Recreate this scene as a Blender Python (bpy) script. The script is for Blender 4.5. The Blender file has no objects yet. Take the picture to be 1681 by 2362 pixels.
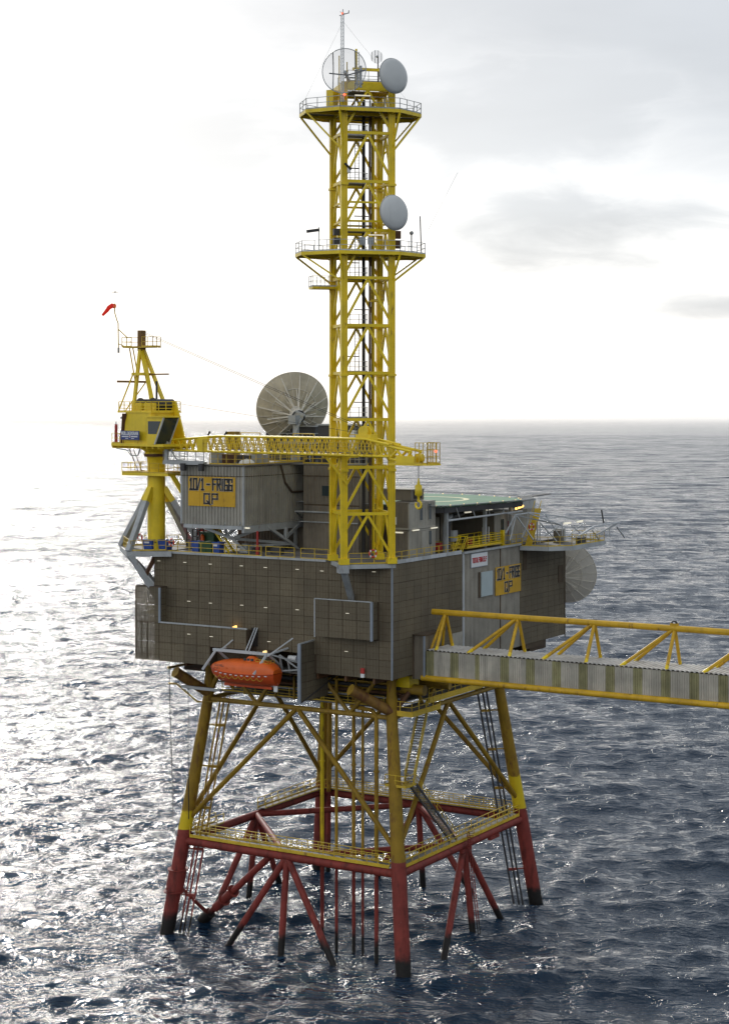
import bpy, math, random
import numpy as np
from mathutils import Vector
random.seed(7)
sc = bpy.context.scene
col = sc.collection
R = math.radians

# ------------------------------------------------------------------ camera, sky, sun, exposure
F, CX, YH, HC = 4062.0, 840.5, 929.0, 58.0          # photo pixels (1681 x 2362), eye height in metres
cam = bpy.data.cameras.new('camera'); camo = bpy.data.objects.new('camera', cam); col.objects.link(camo)
camo.location = (0, 0, HC); camo.rotation_euler = (R(90), 0, 0)
cam.sensor_fit = 'VERTICAL'; cam.sensor_height = 36.0
cam.lens = F / 2362.0 * 36.0
cam.shift_y = -(1181 - YH) / 2362.0
cam.clip_start = 1.0; cam.clip_end = 1.0e6
sc.camera = camo

SUN_AZ, SUN_EL = R(-16.0), R(26.0)                   # azimuth from +Y, negative = left
sun_dir = Vector((math.sin(SUN_AZ) * math.cos(SUN_EL), math.cos(SUN_AZ) * math.cos(SUN_EL), math.sin(SUN_EL)))
sl = bpy.data.lights.new('sun', 'SUN'); slo = bpy.data.objects.new('sun', sl); col.objects.link(slo)
sl.energy = 2.3; sl.angle = R(6.0); sl.color = (1.0, .965, .9)
slo.rotation_euler = sun_dir.to_track_quat('Z', 'Y').to_euler()
slo.location = sun_dir * 400

world = bpy.data.worlds.new('World'); sc.world = world; world.use_nodes = True
def make_world():
    nt = world.node_tree; N, L = nt.nodes, nt.links
    N.clear()
    def nd(t, **k):
        n = N.new(t)
        for a, v in k.items(): setattr(n, a, v)
        return n
    def m(op, a, b=None, c=None, clamp=False):
        n = nd('ShaderNodeMath', operation=op, use_clamp=clamp)
        for i, v in enumerate((a, b, c)):
            if v is None: continue
            if isinstance(v, (int, float)): n.inputs[i].default_value = v
            else: L.new(v, n.inputs[i])
        return n.outputs[0]
    def ss(x, lo, hi, a=0.0, b=1.0):
        n = nd('ShaderNodeMapRange', interpolation_type='SMOOTHSTEP')
        L.new(x, n.inputs[0])
        for i, v in enumerate((lo, hi, a, b)): n.inputs[1 + i].default_value = v
        return n.outputs[0]
    out = nd('ShaderNodeOutputWorld')
    sky = nd('ShaderNodeTexSky', sky_type='NISHITA', sun_disc=False, sun_elevation=SUN_EL, sun_rotation=SUN_AZ, air_density=1.0, dust_density=2.0)
    bg1 = nd('ShaderNodeBackground'); bg1.inputs[1].default_value = .10
    L.new(sky.outputs[0], bg1.inputs[0])
    tc = nd('ShaderNodeTexCoord')
    nrm = nd('ShaderNodeVectorMath', operation='NORMALIZE'); L.new(tc.outputs['Generated'], nrm.inputs[0])
    sp = nd('ShaderNodeSeparateXYZ'); L.new(nrm.outputs[0], sp.inputs[0])
    el = m('ARCSINE', sp.outputs[2])
    az = m('ARCTAN2', sp.outputs[0], sp.outputs[1])
    # cloud sheet coordinates: far clouds flatten towards the horizon
    h = m('ADD', m('MAXIMUM', sp.outputs[2], 0.0), .085)
    cb = nd('ShaderNodeCombineXYZ')
    L.new(m('DIVIDE', sp.outputs[0], h), cb.inputs[0]); L.new(m('DIVIDE', sp.outputs[1], h), cb.inputs[1])
    no = nd('ShaderNodeTexNoise'); no.inputs['Scale'].default_value = .75; no.inputs['Detail'].default_value = 5; no.inputs['Roughness'].default_value = .5
    mp = nd('ShaderNodeMapping'); mp.inputs['Location'].default_value = (3.1, 1.4, 0)
    L.new(cb.outputs[0], mp.inputs[0]); L.new(mp.outputs[0], no.inputs['Vector'])
    wisp = m('MULTIPLY', m('SUBTRACT', no.outputs[0], .5), .9)
    cb2 = nd('ShaderNodeCombineXYZ'); L.new(m('MULTIPLY', az, 11.0), cb2.inputs[0]); L.new(m('MULTIPLY', el, 34.0), cb2.inputs[1])
    no2 = nd('ShaderNodeTexNoise'); no2.inputs['Scale'].default_value = 1.0; no2.inputs['Detail'].default_value = 6; no2.inputs['Roughness'].default_value = .55; no2.inputs['Distortion'].default_value = .4; L.new(cb2.outputs[0], no2.inputs['Vector'])
    ragged = m('MULTIPLY', m('SUBTRACT', no2.outputs[0], .5), 1.9)
    def blob(az0, el0, ra, re, k):                    # one soft cloud bank: azimuth, elevation, half sizes in degrees
        dx = m('DIVIDE', m('SUBTRACT', az, R(az0)), R(ra)); dy = m('DIVIDE', m('SUBTRACT', el, R(el0)), R(re))
        d = m('SQRT', m('ADD', m('MULTIPLY', dx, dx), m('MULTIPLY', dy, dy)))
        d = m('ADD', d, m('ADD', wisp, ragged))
        return m('MULTIPLY', ss(d, .25, 1.35, 1, 0), k)
    # general deck of cloud: grey above, breaking to white towards the horizon
    deck = ss(m('ADD', m('ADD', el, m('MULTIPLY', az, .16)), m('ADD', m('MULTIPLY', wisp, .10), m('MULTIPLY', ragged, .03))), R(6.3), R(12.5))
    g = deck
    for a in ((5.0, 9.3, 8.5, 2.9, .9), (6.6, 5.9, 4.6, 1.9, 1.0), (-5.4, 8.6, 5.6, 2.6, .9), (11.3, 3.1, 2.6, .6, .9)):
        g = m('MAXIMUM', g, blob(*a))
    # brightening round the veiled sun
    dt = nd('ShaderNodeVectorMath', operation='DOT_PRODUCT'); L.new(nrm.outputs[0], dt.inputs[0]); dt.inputs[1].default_value = sun_dir
    glow = m('POWER', m('MAXIMUM', dt.outputs['Value'], 0.0), 9.0)
    side = ss(dt.outputs['Value'], -.7, .7, 1.18, 1.0)  # unseen sky opposite the sun, brightened to add fill on shaded faces
    grey = m('ADD', m('MULTIPLY', no.outputs[0], .45), .46)
    lum = m('ADD', m('MULTIPLY', g, grey), m('MULTIPLY', m('SUBTRACT', 1.0, g), 1.16))
    lum = m('ADD', m('MULTIPLY', lum, side), m('MULTIPLY', glow, .30))
    mixc = nd('ShaderNodeMix', data_type='RGBA'); L.new(g, mixc.inputs[0])
    mixc.inputs[6].default_value = (1, 1, 1, 1); mixc.inputs[7].default_value = (.875, .93, 1.0, 1)
    bg2 = nd('ShaderNodeBackground'); L.new(mixc.outputs[2], bg2.inputs[0]); L.new(lum, bg2.inputs[1])
    mx = nd('ShaderNodeMixShader'); mx.inputs[0].default_value = .88
    L.new(bg1.outputs[0], mx.inputs[1]); L.new(bg2.outputs[0], mx.inputs[2])
    L.new(mx.outputs[0], out.inputs[0])
make_world()
sc.view_settings.view_transform = 'Standard'; sc.view_settings.look = 'None'
sc.view_settings.exposure = 0.0; sc.view_settings.gamma = 1.0; sc.view_settings.use_curve_mapping = False

# ------------------------------------------------------------------ platform axes: a along the front face, b along the right face
TH = R(31.1); CC = (-.885, 199.2); ca, sa = math.cos(TH), math.sin(TH)
def loc(X, D):
    dx, dd = X - CC[0], D - CC[1]
    return dx * ca - dd * sa, dx * sa + dd * ca
def wor(a, b): return CC[0] + a * ca + b * sa, CC[1] - a * sa + b * ca
def wdir(x, y, z): return Vector((x * ca - y * sa, x * sa + y * ca, z)).normalized()
def onz(x, y, z):
    D = (HC - z) * F / (y - YH); a, b = loc((x - CX) / F * D, D); return Vector((a, b, z))
def onb(x, y, b):
    r = (x - CX) / F
    a = (r * (CC[1] + b * ca) - CC[0] - b * sa) / (ca + r * sa); X, D = wor(a, b); return Vector((a, b, HC - (y - YH) / F * D))
def ona(x, y, a):
    r = (x - CX) / F
    b = (r * (CC[1] - a * sa) - CC[0] - a * ca) / (sa - r * ca); X, D = wor(a, b); return Vector((a, b, HC - (y - YH) / F * D))

# ------------------------------------------------------------------ materials
MATS = {}
class NT:
    def __init__(s, name):
        s.m = bpy.data.materials.new(name); s.m.use_nodes = True
        s.t = s.m.node_tree; s.N, s.L = s.t.nodes, s.t.links
        s.b = s.N['Principled BSDF']; s.o = s.N['Material Output']
        s.geo = s.N.new('ShaderNodeNewGeometry')
    def noise(s, scale, detail=4, rough=.55, stretch=(1, 1, 1)):
        mp = s.N.new('ShaderNodeMapping'); mp.inputs['Scale'].default_value = stretch
        s.L.new(s.geo.outputs['Position'], mp.inputs[0])
        n = s.N.new('ShaderNodeTexNoise'); n.inputs['Scale'].default_value = scale; n.inputs['Detail'].default_value = detail; n.inputs['Roughness'].default_value = rough
        s.L.new(mp.outputs[0], n.inputs['Vector']); return n.outputs[0]
    def ss(s, x, lo, hi, a=0., b=1.):
        n = s.N.new('ShaderNodeMapRange'); n.interpolation_type = 'SMOOTHSTEP'; s.L.new(x, n.inputs[0])
        for i, v in enumerate((lo, hi, a, b)): n.inputs[1 + i].default_value = v
        return n.outputs[0]
    def math(s, op, a, b=None):
        n = s.N.new('ShaderNodeMath'); n.operation = op
        for i, v in enumerate((a, b)):
            if v is None: continue
            if isinstance(v, (int, float)): n.inputs[i].default_value = v
            else: s.L.new(v, n.inputs[i])
        return n.outputs[0]
    def mix(s, f, a, b, typ='MIX'):
        n = s.N.new('ShaderNodeMix'); n.data_type = 'RGBA'; n.blend_type = typ
        for i, v in ((0, f), (6, a), (7, b)):
            if isinstance(v, (int, float)): n.inputs[i].default_value = v
            elif isinstance(v, tuple): n.inputs[i].default_value = (*v, 1)
            else: s.L.new(v, n.inputs[i])
        return n.outputs[2]
    def rnd(s):
        n = s.N.new('ShaderNodeObjectInfo'); return n.outputs['Random']
    def posz(s):
        n = s.N.new('ShaderNodeSeparateXYZ'); s.L.new(s.geo.outputs['Position'], n.inputs[0]); return n.outputs[2]
    def set(s, k, v):
        i = s.b.inputs[k]
        if isinstance(v, (int, float)): i.default_value = v
        elif isinstance(v, tuple): i.default_value = (*v, 1)
        else: s.L.new(v, i)
    def bump(s, hgt, dist=.02, strength=1):
        n = s.N.new('ShaderNodeBump'); n.inputs['Distance'].default_value = dist; n.inputs['Strength'].default_value = strength
        s.L.new(hgt, n.inputs['Height']); s.L.new(n.outputs[0], s.b.inputs['Normal'])

def paint(name, c, rough=.5, rust=.0, rustc=(.13, .05, .018), var=.25, vscale=.5, metal=0., rnd=0., dirt=.0):
    t = NT(name)
    n1 = t.noise(vscale, 5, .6)
    dark = tuple(x * (1 - var) for x in c); lite = tuple(min(1, x * (1 + var * .6)) for x in c)
    colr = t.mix(t.ss(n1, .3, .7), dark, lite)
    if rnd: colr = t.mix(1.0, colr, t.mix(t.rnd(), (1 - rnd,) * 3, (1 + rnd * .6,) * 3), 'MULTIPLY')
    if dirt:
        st = t.noise(1.3, 5, .65, (1, 1, .12))
        colr = t.mix(t.ss(st, .48, .75, 0, dirt), colr, tuple(x * .35 for x in c))
    if rust:
        r1 = t.noise(1.7, 6, .7, (1, 1, .35))
        colr = t.mix(t.ss(r1, .62 - .16 * rust, .74 - .1 * rust, 0, min(1, .55 + .4 * rust)), colr, rustc)
    t.set('Base Color', colr); t.set('Roughness', rough); t.set('Metallic', metal)
    MATS[name] = t.m; return t.m

paint('yellow', (.80, .59, .010), .42, rust=.22, var=.14, dirt=.18)
paint('crane_yellow', (.82, .61, .02), .42, rust=.12, var=.12, dirt=.22)
paint('rail_yellow', (.60, .42, .03), .5, rust=.3, var=.2)
paint('old_yellow', (.32, .20, .02), .6, rust=.55, var=.3, dirt=.4)
paint('bridge_yellow', (.60, .36, .012), .5, rust=.4, var=.2, dirt=.35)
paint('rust_yellow', (.24, .13, .025), .65, rust=.9, var=.35, dirt=.4)
paint('brown_steel', (.12, .055, .022), .7, rust=.5, var=.3)
paint('grey_steel', (.40, .425, .43), .5, rust=.18, var=.15, dirt=.35)
paint('galv', (.36, .38, .385), .45, var=.15, metal=.2, dirt=.2)
paint('trim', (.25, .29, .34), .4, var=.15, dirt=.3)
paint('pale_trim', (.5, .53, .55), .45, var=.1, dirt=.25)
paint('core', (.085, .060, .036), .85, var=.3)
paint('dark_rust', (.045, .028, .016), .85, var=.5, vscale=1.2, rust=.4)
paint('dark', (.02, .018, .016), .8, var=.3)
paint('dark_steel', (.045, .045, .048), .6, var=.3)
paint('cladding_grey', (.35, .335, .285), .55, var=.16, rust=.08, dirt=.45, rnd=.10)
paint('cladding_brown', (.19, .165, .125), .6, var=.18, rust=.15, dirt=.5, rnd=.12)
paint('cabin_brown', (.16, .14, .108), .6, var=.15, rust=.1, dirt=.4)
paint('deck_plate', (.16, .15, .14), .75, var=.35, rust=.5)
paint('grating', (.14, .135, .12), .7, var=.3, rust=.35)
paint('heli_green', (.095, .215, .125), .75, var=.16, dirt=.12)
paint('line_cream', (.75, .70, .42), .6, var=.1)
paint('white_paint', (.72, .74, .74), .5, var=.08, dirt=.2)
paint('dish_grey', (.56, .58, .575), .38, var=.06, dirt=.1)
paint('dish_tan', (.50, .45, .34), .6, var=.2, dirt=.4, rnd=.12)
paint('dish_rib', (.66, .63, .55), .55, var=.15, dirt=.3)
paint('sign_yellow', (.62, .36, .01), .5, var=.12, rust=.2, dirt=.15)
paint('sign_black', (.012, .012, .014), .5)
paint('sign_white', (.72, .74, .75), .4, var=.05)
paint('sign_red', (.45, .02, .03), .5)
paint('sign_blue', (.02, .045, .20), .45, var=.1)
paint('panel_pale', (.42, .50, .51), .45, var=.06, dirt=.15)
paint('orange', (.72, .125, .012), .38, var=.12, dirt=.25)
paint('orange_dark', (.55, .075, .012), .42, var=.15, dirt=.3)
paint('red', (.42, .035, .028), .5, var=.15, dirt=.25)
paint('buoy_red', (.55, .06, .03), .5, var=.1)
paint('sock_red', (.85, .06, .05), .7, var=.08)
paint('blue', (.03, .085, .36), .45, var=.2, dirt=.35)
paint('green_bin', (.035, .10, .045), .5, var=.2, dirt=.35)
paint('cable', (.012, .012, .013), .7)
paint('bridge_sheet', (.46, .435, .37), .55, var=.2, rust=.1, dirt=.55, rnd=.14)
paint('bridge_algae', (.29, .275, .14), .65, var=.3, rust=.1, dirt=.6, rnd=.15)
paint('roof_sheet', (.52, .50, .46), .55, var=.2, dirt=.4, rnd=.1)

def cloth_mat():
    t = NT('sock_red'); t.set('Base Color', (.85, .07, .05)); t.set('Roughness', .8)
    tl = t.N.new('ShaderNodeBsdfTranslucent'); tl.inputs[0].default_value = (1.0, .20, .15, 1); mx = t.N.new('ShaderNodeMixShader'); mx.inputs[0].default_value = .6
    t.L.new(t.b.outputs[0], mx.inputs[1]); t.L.new(tl.outputs[0], mx.inputs[2]); t.L.new(mx.outputs[0], t.o.inputs[0]); MATS['sock_red'] = t.m
cloth_mat()
def panel_mat(name, c, holes):
    """wind-wall panel: woven mesh with fine wires; holes = share of open area"""
    t = NT(name)
    n1 = t.noise(.22, 4, .55); n2 = t.noise(9, 3, .7)
    colr = t.mix(t.ss(n1, .3, .7), tuple(x * .82 for x in c), tuple(x * 1.15 for x in c))
    colr = t.mix(1.0, colr, t.mix(t.rnd(), (.86, .86, .86), (1.08, 1.07, 1.04)), 'MULTIPLY')
    colr = t.mix(t.ss(n2, .35, .75, 0, .45), colr, tuple(x * .45 for x in c))
    st = t.noise(1.6, 5, .65, (1, 1, .1)); colr = t.mix(t.ss(st, .52, .75, 0, .45), colr, (.075, .05, .03))
    # wires of the woven sheet: on the panel's own local grid, about every 0.37 m
    tc = t.N.new('ShaderNodeTexCoord'); sp = t.N.new('ShaderNodeSeparateXYZ'); t.L.new(tc.outputs['Object'], sp.inputs[0])
    ab = t.math('ADD', sp.outputs[0], sp.outputs[1])
    def wire(x, pitch, w):
        f = t.math('FRACT', t.math('DIVIDE', x, pitch))
        return t.math('LESS_THAN', f, w)
    w = t.math('MAXIMUM', wire(ab, .376, .12), wire(sp.outputs[2], .65, .07))
    n3 = t.noise(2.2, 3, .6)
    colr = t.mix(t.math('MULTIPLY', w, t.ss(n3, .3, .7, .35, .95)), colr, (.062, .034, .014))
    t.set('Base Color', colr); t.set('Roughness', .75)
    if holes:
        tr = t.N.new('ShaderNodeBsdfTransparent'); mx = t.N.new('ShaderNodeMixShader'); mx.inputs[0].default_value = holes
        t.L.new(t.b.outputs[0], mx.inputs[1]); t.L.new(tr.outputs[0], mx.inputs[2]); t.L.new(mx.outputs[0], t.o.inputs[0])
    MATS[name] = t.m
panel_mat('wind_panel', (.152, .128, .083), 0)
panel_mat('wind_mesh', (.152, .128, .083), .09)
def mesh_mat(name, c, holes):
    t = NT(name); t.set('Base Color', c); t.set('Roughness', .5)
    tr = t.N.new('ShaderNodeBsdfTransparent'); mx = t.N.new('ShaderNodeMixShader'); mx.inputs[0].default_value = holes
    t.L.new(t.b.outputs[0], mx.inputs[1]); t.L.new(tr.outputs[0], mx.inputs[2]); t.L.new(mx.outputs[0], t.o.inputs[0]); MATS[name] = t.m
mesh_mat('dish_mesh', (.42, .44, .46), .72)
mesh_mat('dish_mesh_dense', (.58, .56, .50), .22)
mesh_mat('net', (.25, .25, .25), .55)
def glass_mat():
    t = NT('glass'); t.set('Base Color', (.03, .045, .05)); t.set('Roughness', .08); t.set('IOR', 1.5); MATS['glass'] = t.m
glass_mat()
def lamp_mat(name, c, e):
    t = NT(name); t.set('Base Color', c); t.b.inputs['Emission Color'].default_value = (*c, 1); t.b.inputs['Emission Strength'].default_value = e; MATS[name] = t.m
lamp_mat('tube_lamp', (1, .93, .74), .45); lamp_mat('flood_lamp', (1, .55, .12), 3.5); lamp_mat('deck_lamp', (1, .72, .3), 1.0); lamp_mat('red_lamp', (1, .12, .05), 2.5)

def leg_mat(name, upper, lower, split, fresh=0):
    """painted steel: yellow above the splash zone, red below, black growth at the waterline"""
    t = NT(name)
    z = t.posz(); n = t.noise(1.1, 5, .65); nb = t.noise(.5, 4, .6)
    up = t.mix(t.ss(nb, .3, .7), tuple(x * .72 for x in upper), upper)
    r1 = t.noise(1.5, 6, .72, (1, 1, .3)); up = t.mix(t.ss(r1, .50, .66, 0, .8), up, (.13, .055, .016)); r4 = t.noise(4.5, 6, .75, (1, 1, .4)); up = t.mix(t.ss(r4, .60, .72, 0, .6), up, (.07, .03, .012))
    lo = t.mix(t.ss(nb, .3, .7), tuple(x * .7 for x in lower), lower)
    r2 = t.noise(3.2, 6, .75); lo = t.mix(t.ss(r2, .62, .70, 0, .55), lo, (.38, .20, .17))
    r3 = t.noise(1.2, 5, .7, (1, 1, .25)); lo = t.mix(t.ss(r3, .48, .68, 0, .7), lo, (.07, .014, .011))
    if fresh: up = t.mix(t.ss(t.math('ADD', z, t.math('MULTIPLY', n, 1.6)), split + fresh, split + fresh + .3), t.mix(t.ss(r1, .6, .72, 0, .5), (.62, .46, .012), (.16, .06, .016)), up)
    c = t.mix(t.ss(t.math('ADD', z, t.math('MULTIPLY', n, .12)), split, split + .10), lo, up)
    zz = t.math('ADD', z, t.math('MULTIPLY', t.math('SUBTRACT', n, .5), 1.6))
    c = t.mix(t.ss(zz, 1.3, 2.4), (.012, .011, .010), c)
    t.set('Base Color', c); t.set('Roughness', .62); t.set('Specular IOR Level', .3); MATS[name] = t.m
LY, LR = (.30, .185, .014), (.245, .042, .032)
leg_mat('leg_paint', LY, LR, 11.1); leg_mat('leg_fresh', LY, LR, 11.1, 2.6); leg_mat('leg_fresher', LY, LR, 11.1, 4.5); leg_mat('riser_paint', (.36, .22, .022), LR, 10.2); leg_mat('fresh_riser', (.62, .46, .012), LR, 10.6)
leg_mat('leg_paint_far', (.50, .33, .015), LR, 11.1)

# ------------------------------------------------------------------ mesh builder (coordinates a, b, z in metres)
class MB:
    def __init__(s): s.v = []; s.f = []; s.s = []
    def add(s, vs, fs, smooth=False):
        o = len(s.v); s.v += [tuple(x) for x in vs]
        for f in fs: s.f.append(tuple(i + o for i in f)); s.s.append(smooth)
    def box(s, lo, hi):
        x0, y0, z0 = lo; x1, y1, z1 = hi
        s.add([(x0, y0, z0), (x1, y0, z0), (x1, y1, z0), (x0, y1, z0), (x0, y0, z1), (x1, y0, z1), (x1, y1, z1), (x0, y1, z1)],
              [(0, 3, 2, 1), (4, 5, 6, 7), (0, 1, 5, 4), (1, 2, 6, 5), (2, 3, 7, 6), (3, 0, 4, 7)])
        return s
    def beam(s, p, q, w, h=None, up=(0, 0, 1)):
        p, q = Vector(p), Vector(q); h = h or w; d = (q - p)
        if d.length < 1e-6: return s
        d.normalize(); up = Vector(up)
        if abs(d.dot(up)) > .98: up = Vector((1, 0, 0)) if abs(d.x) < .9 else Vector((0, 1, 0))
        x = d.cross(up).normalized(); y = x.cross(d)
        c = [(-1, -1), (1, -1), (1, 1), (-1, 1)]
        vs = [e + x * (i * w / 2) + y * (j * h / 2) for e in (p, q) for i, j in c]
        s.add(vs, [(0, 1, 2, 3), (7, 6, 5, 4), (0, 4, 5, 1), (1, 5, 6, 2), (2, 6, 7, 3), (3, 7, 4, 0)]); return s
    def tube(s, p, q, r, r2=None, n=14, caps=True):
        p, q = Vector(p), Vector(q); r2 = r if r2 is None else r2; d = (q - p).normalized()
        u = d.cross(Vector((0, 0, 1))) if abs(d.z) < .95 else d.cross(Vector((1, 0, 0)))
        u.normalize(); w = d.cross(u)
        ring = lambda c, rr: [c + u * (rr * math.cos(2 * math.pi * i / n)) + w * (rr * math.sin(2 * math.pi * i / n)) for i in range(n)]
        s.add(ring(p, r) + ring(q, r2), [(i, (i + 1) % n, n + (i + 1) % n, n + i) for i in range(n)], True)
        if caps:
            s.add(ring(p, r), [tuple(reversed(range(n)))]); s.add(ring(q, r2), [tuple(range(n))])
        return s
    def path(s, pts, r, n=8):
        for p, q in zip(pts, pts[1:]): s.tube(p, q, r, n=n)
        return s
    def torus(s, c, axis, R_, r, n=20, m=7):
        c = Vector(c); axis = Vector(axis).normalized(); u = axis.cross(Vector((0, 0, 1)))
        if u.length < .1: u = axis.cross(Vector((1, 0, 0)))
        u.normalize(); w = axis.cross(u); vs = []
        for i in range(n):
            t = 2 * math.pi * i / n; e = u * math.cos(t) + w * math.sin(t)
            for j in range(m):
                f = 2 * math.pi * j / m; vs.append(c + e * (R_ + r * math.cos(f)) + axis * (r * math.sin(f)))
        s.add(vs, [(i * m + j, ((i + 1) % n) * m + j, ((i + 1) % n) * m + (j + 1) % m, i * m + (j + 1) % m) for i in range(n) for j in range(m)], True); return s
    def lathe(s, c, axis, prof, n=32, smooth=True):
        """prof: list of (distance along axis, radius)"""
        c = Vector(c); axis = Vector(axis).normalized(); u = axis.cross(Vector((0, 0, 1)))
        if u.length < .1: u = axis.cross(Vector((1, 0, 0)))
        u.normalize(); w = axis.cross(u); vs = []
        for h, r in prof:
            for i in range(n):
                t = 2 * math.pi * i / n; vs.append(c + axis * h + (u * math.cos(t) + w * math.sin(t)) * r)
        fs = [(k * n + i, k * n + (i + 1) % n, (k + 1) * n + (i + 1) % n, (k + 1) * n + i) for k in range(len(prof) - 1) for i in range(n)]
        s.add(vs, fs, smooth); return s
    def prism(s, pts, z0, z1):
        n = len(pts); s.add([(x, y, z0) for x, y in pts] + [(x, y, z1) for x, y in pts],
              [tuple(reversed(range(n))), tuple(range(n, 2 * n))] + [(i, (i + 1) % n, n + (i + 1) % n, n + i) for i in range(n)]); return s
    def ball(s, c, r, n=10, m=6, sz=1.0):
        c = Vector(c); s.lathe(c, (0, 0, 1), [(-math.cos(math.pi * k / m) * r * sz, max(.001, math.sin(math.pi * k / m) * r)) for k in range(m + 1)], n); return s
    def rail(s, pts, h=1.1, step=1.5, r=.03, rails=(1.0, .52), toe=True, closed=False):
        pts = [Vector(p) for p in pts]
        if closed: pts.append(pts[0])
        for p, q in zip(pts, pts[1:]):
            n = max(1, round((q - p).length / step))
            for i in range(n + 1):
                e = p.lerp(q, i / n); s.beam(e, e + Vector((0, 0, h)), r * 2)
            for k in rails: s.beam(p + Vector((0, 0, h * k)), q + Vector((0, 0, h * k)), r * 1.8)
            if toe: s.beam(p + Vector((0, 0, .07)), q + Vector((0, 0, .07)), .02, .13)
        return s
    def mesh(s, name, mat, base=(0, 0, 0)):
        me = bpy.data.meshes.new(name); bx, by, bz = base
        me.from_pydata([(x - bx, y - by, z - bz) for x, y, z in s.v], [], s.f); me.polygons.foreach_set('use_smooth', s.s)
        me.materials.append(MATS[mat]); me.validate(); me.update(); return me

BASES = {}
def place(o, base): 
    x, y = wor(base[0], base[1]); o.location = (x, y, base[2]); o.rotation_euler = (0, 0, -TH); BASES[o.name] = tuple(base)
def thing(name, label, cat, base, group=None):
    o = bpy.data.objects.new(name, None); col.objects.link(o); o.empty_display_size = .5
    place(o, base); o['label'] = label; o['category'] = cat
    if group: o['group'] = group
    o['_b'] = list(base); return o
def base_of(o): return tuple(o['_b'])
def part(name, mb, mat, parent, label=None, kind=None):
    me = mb.mesh(name, mat, base_of(parent)); o = bpy.data.objects.new(name, me); col.objects.link(o); o.parent = parent
    o['_b'] = list(base_of(parent))
    if label: o['label'] = label
    if kind: o['kind'] = kind
    return o
def inst(name, me, parent, pos):
    b = base_of(parent); o = bpy.data.objects.new(name, me); col.objects.link(o); o.parent = parent
    o.location = (pos[0] - b[0], pos[1] - b[1], pos[2] - b[2]); return o
def solo(name, mb, mat, label, cat, base, group=None):
    me = mb.mesh(name, mat, base); o = bpy.data.objects.new(name, me); col.objects.link(o); place(o, base)
    o['label'] = label; o['category'] = cat; o['_b'] = list(base)
    if group: o['group'] = group
    return o
V = Vector

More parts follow.
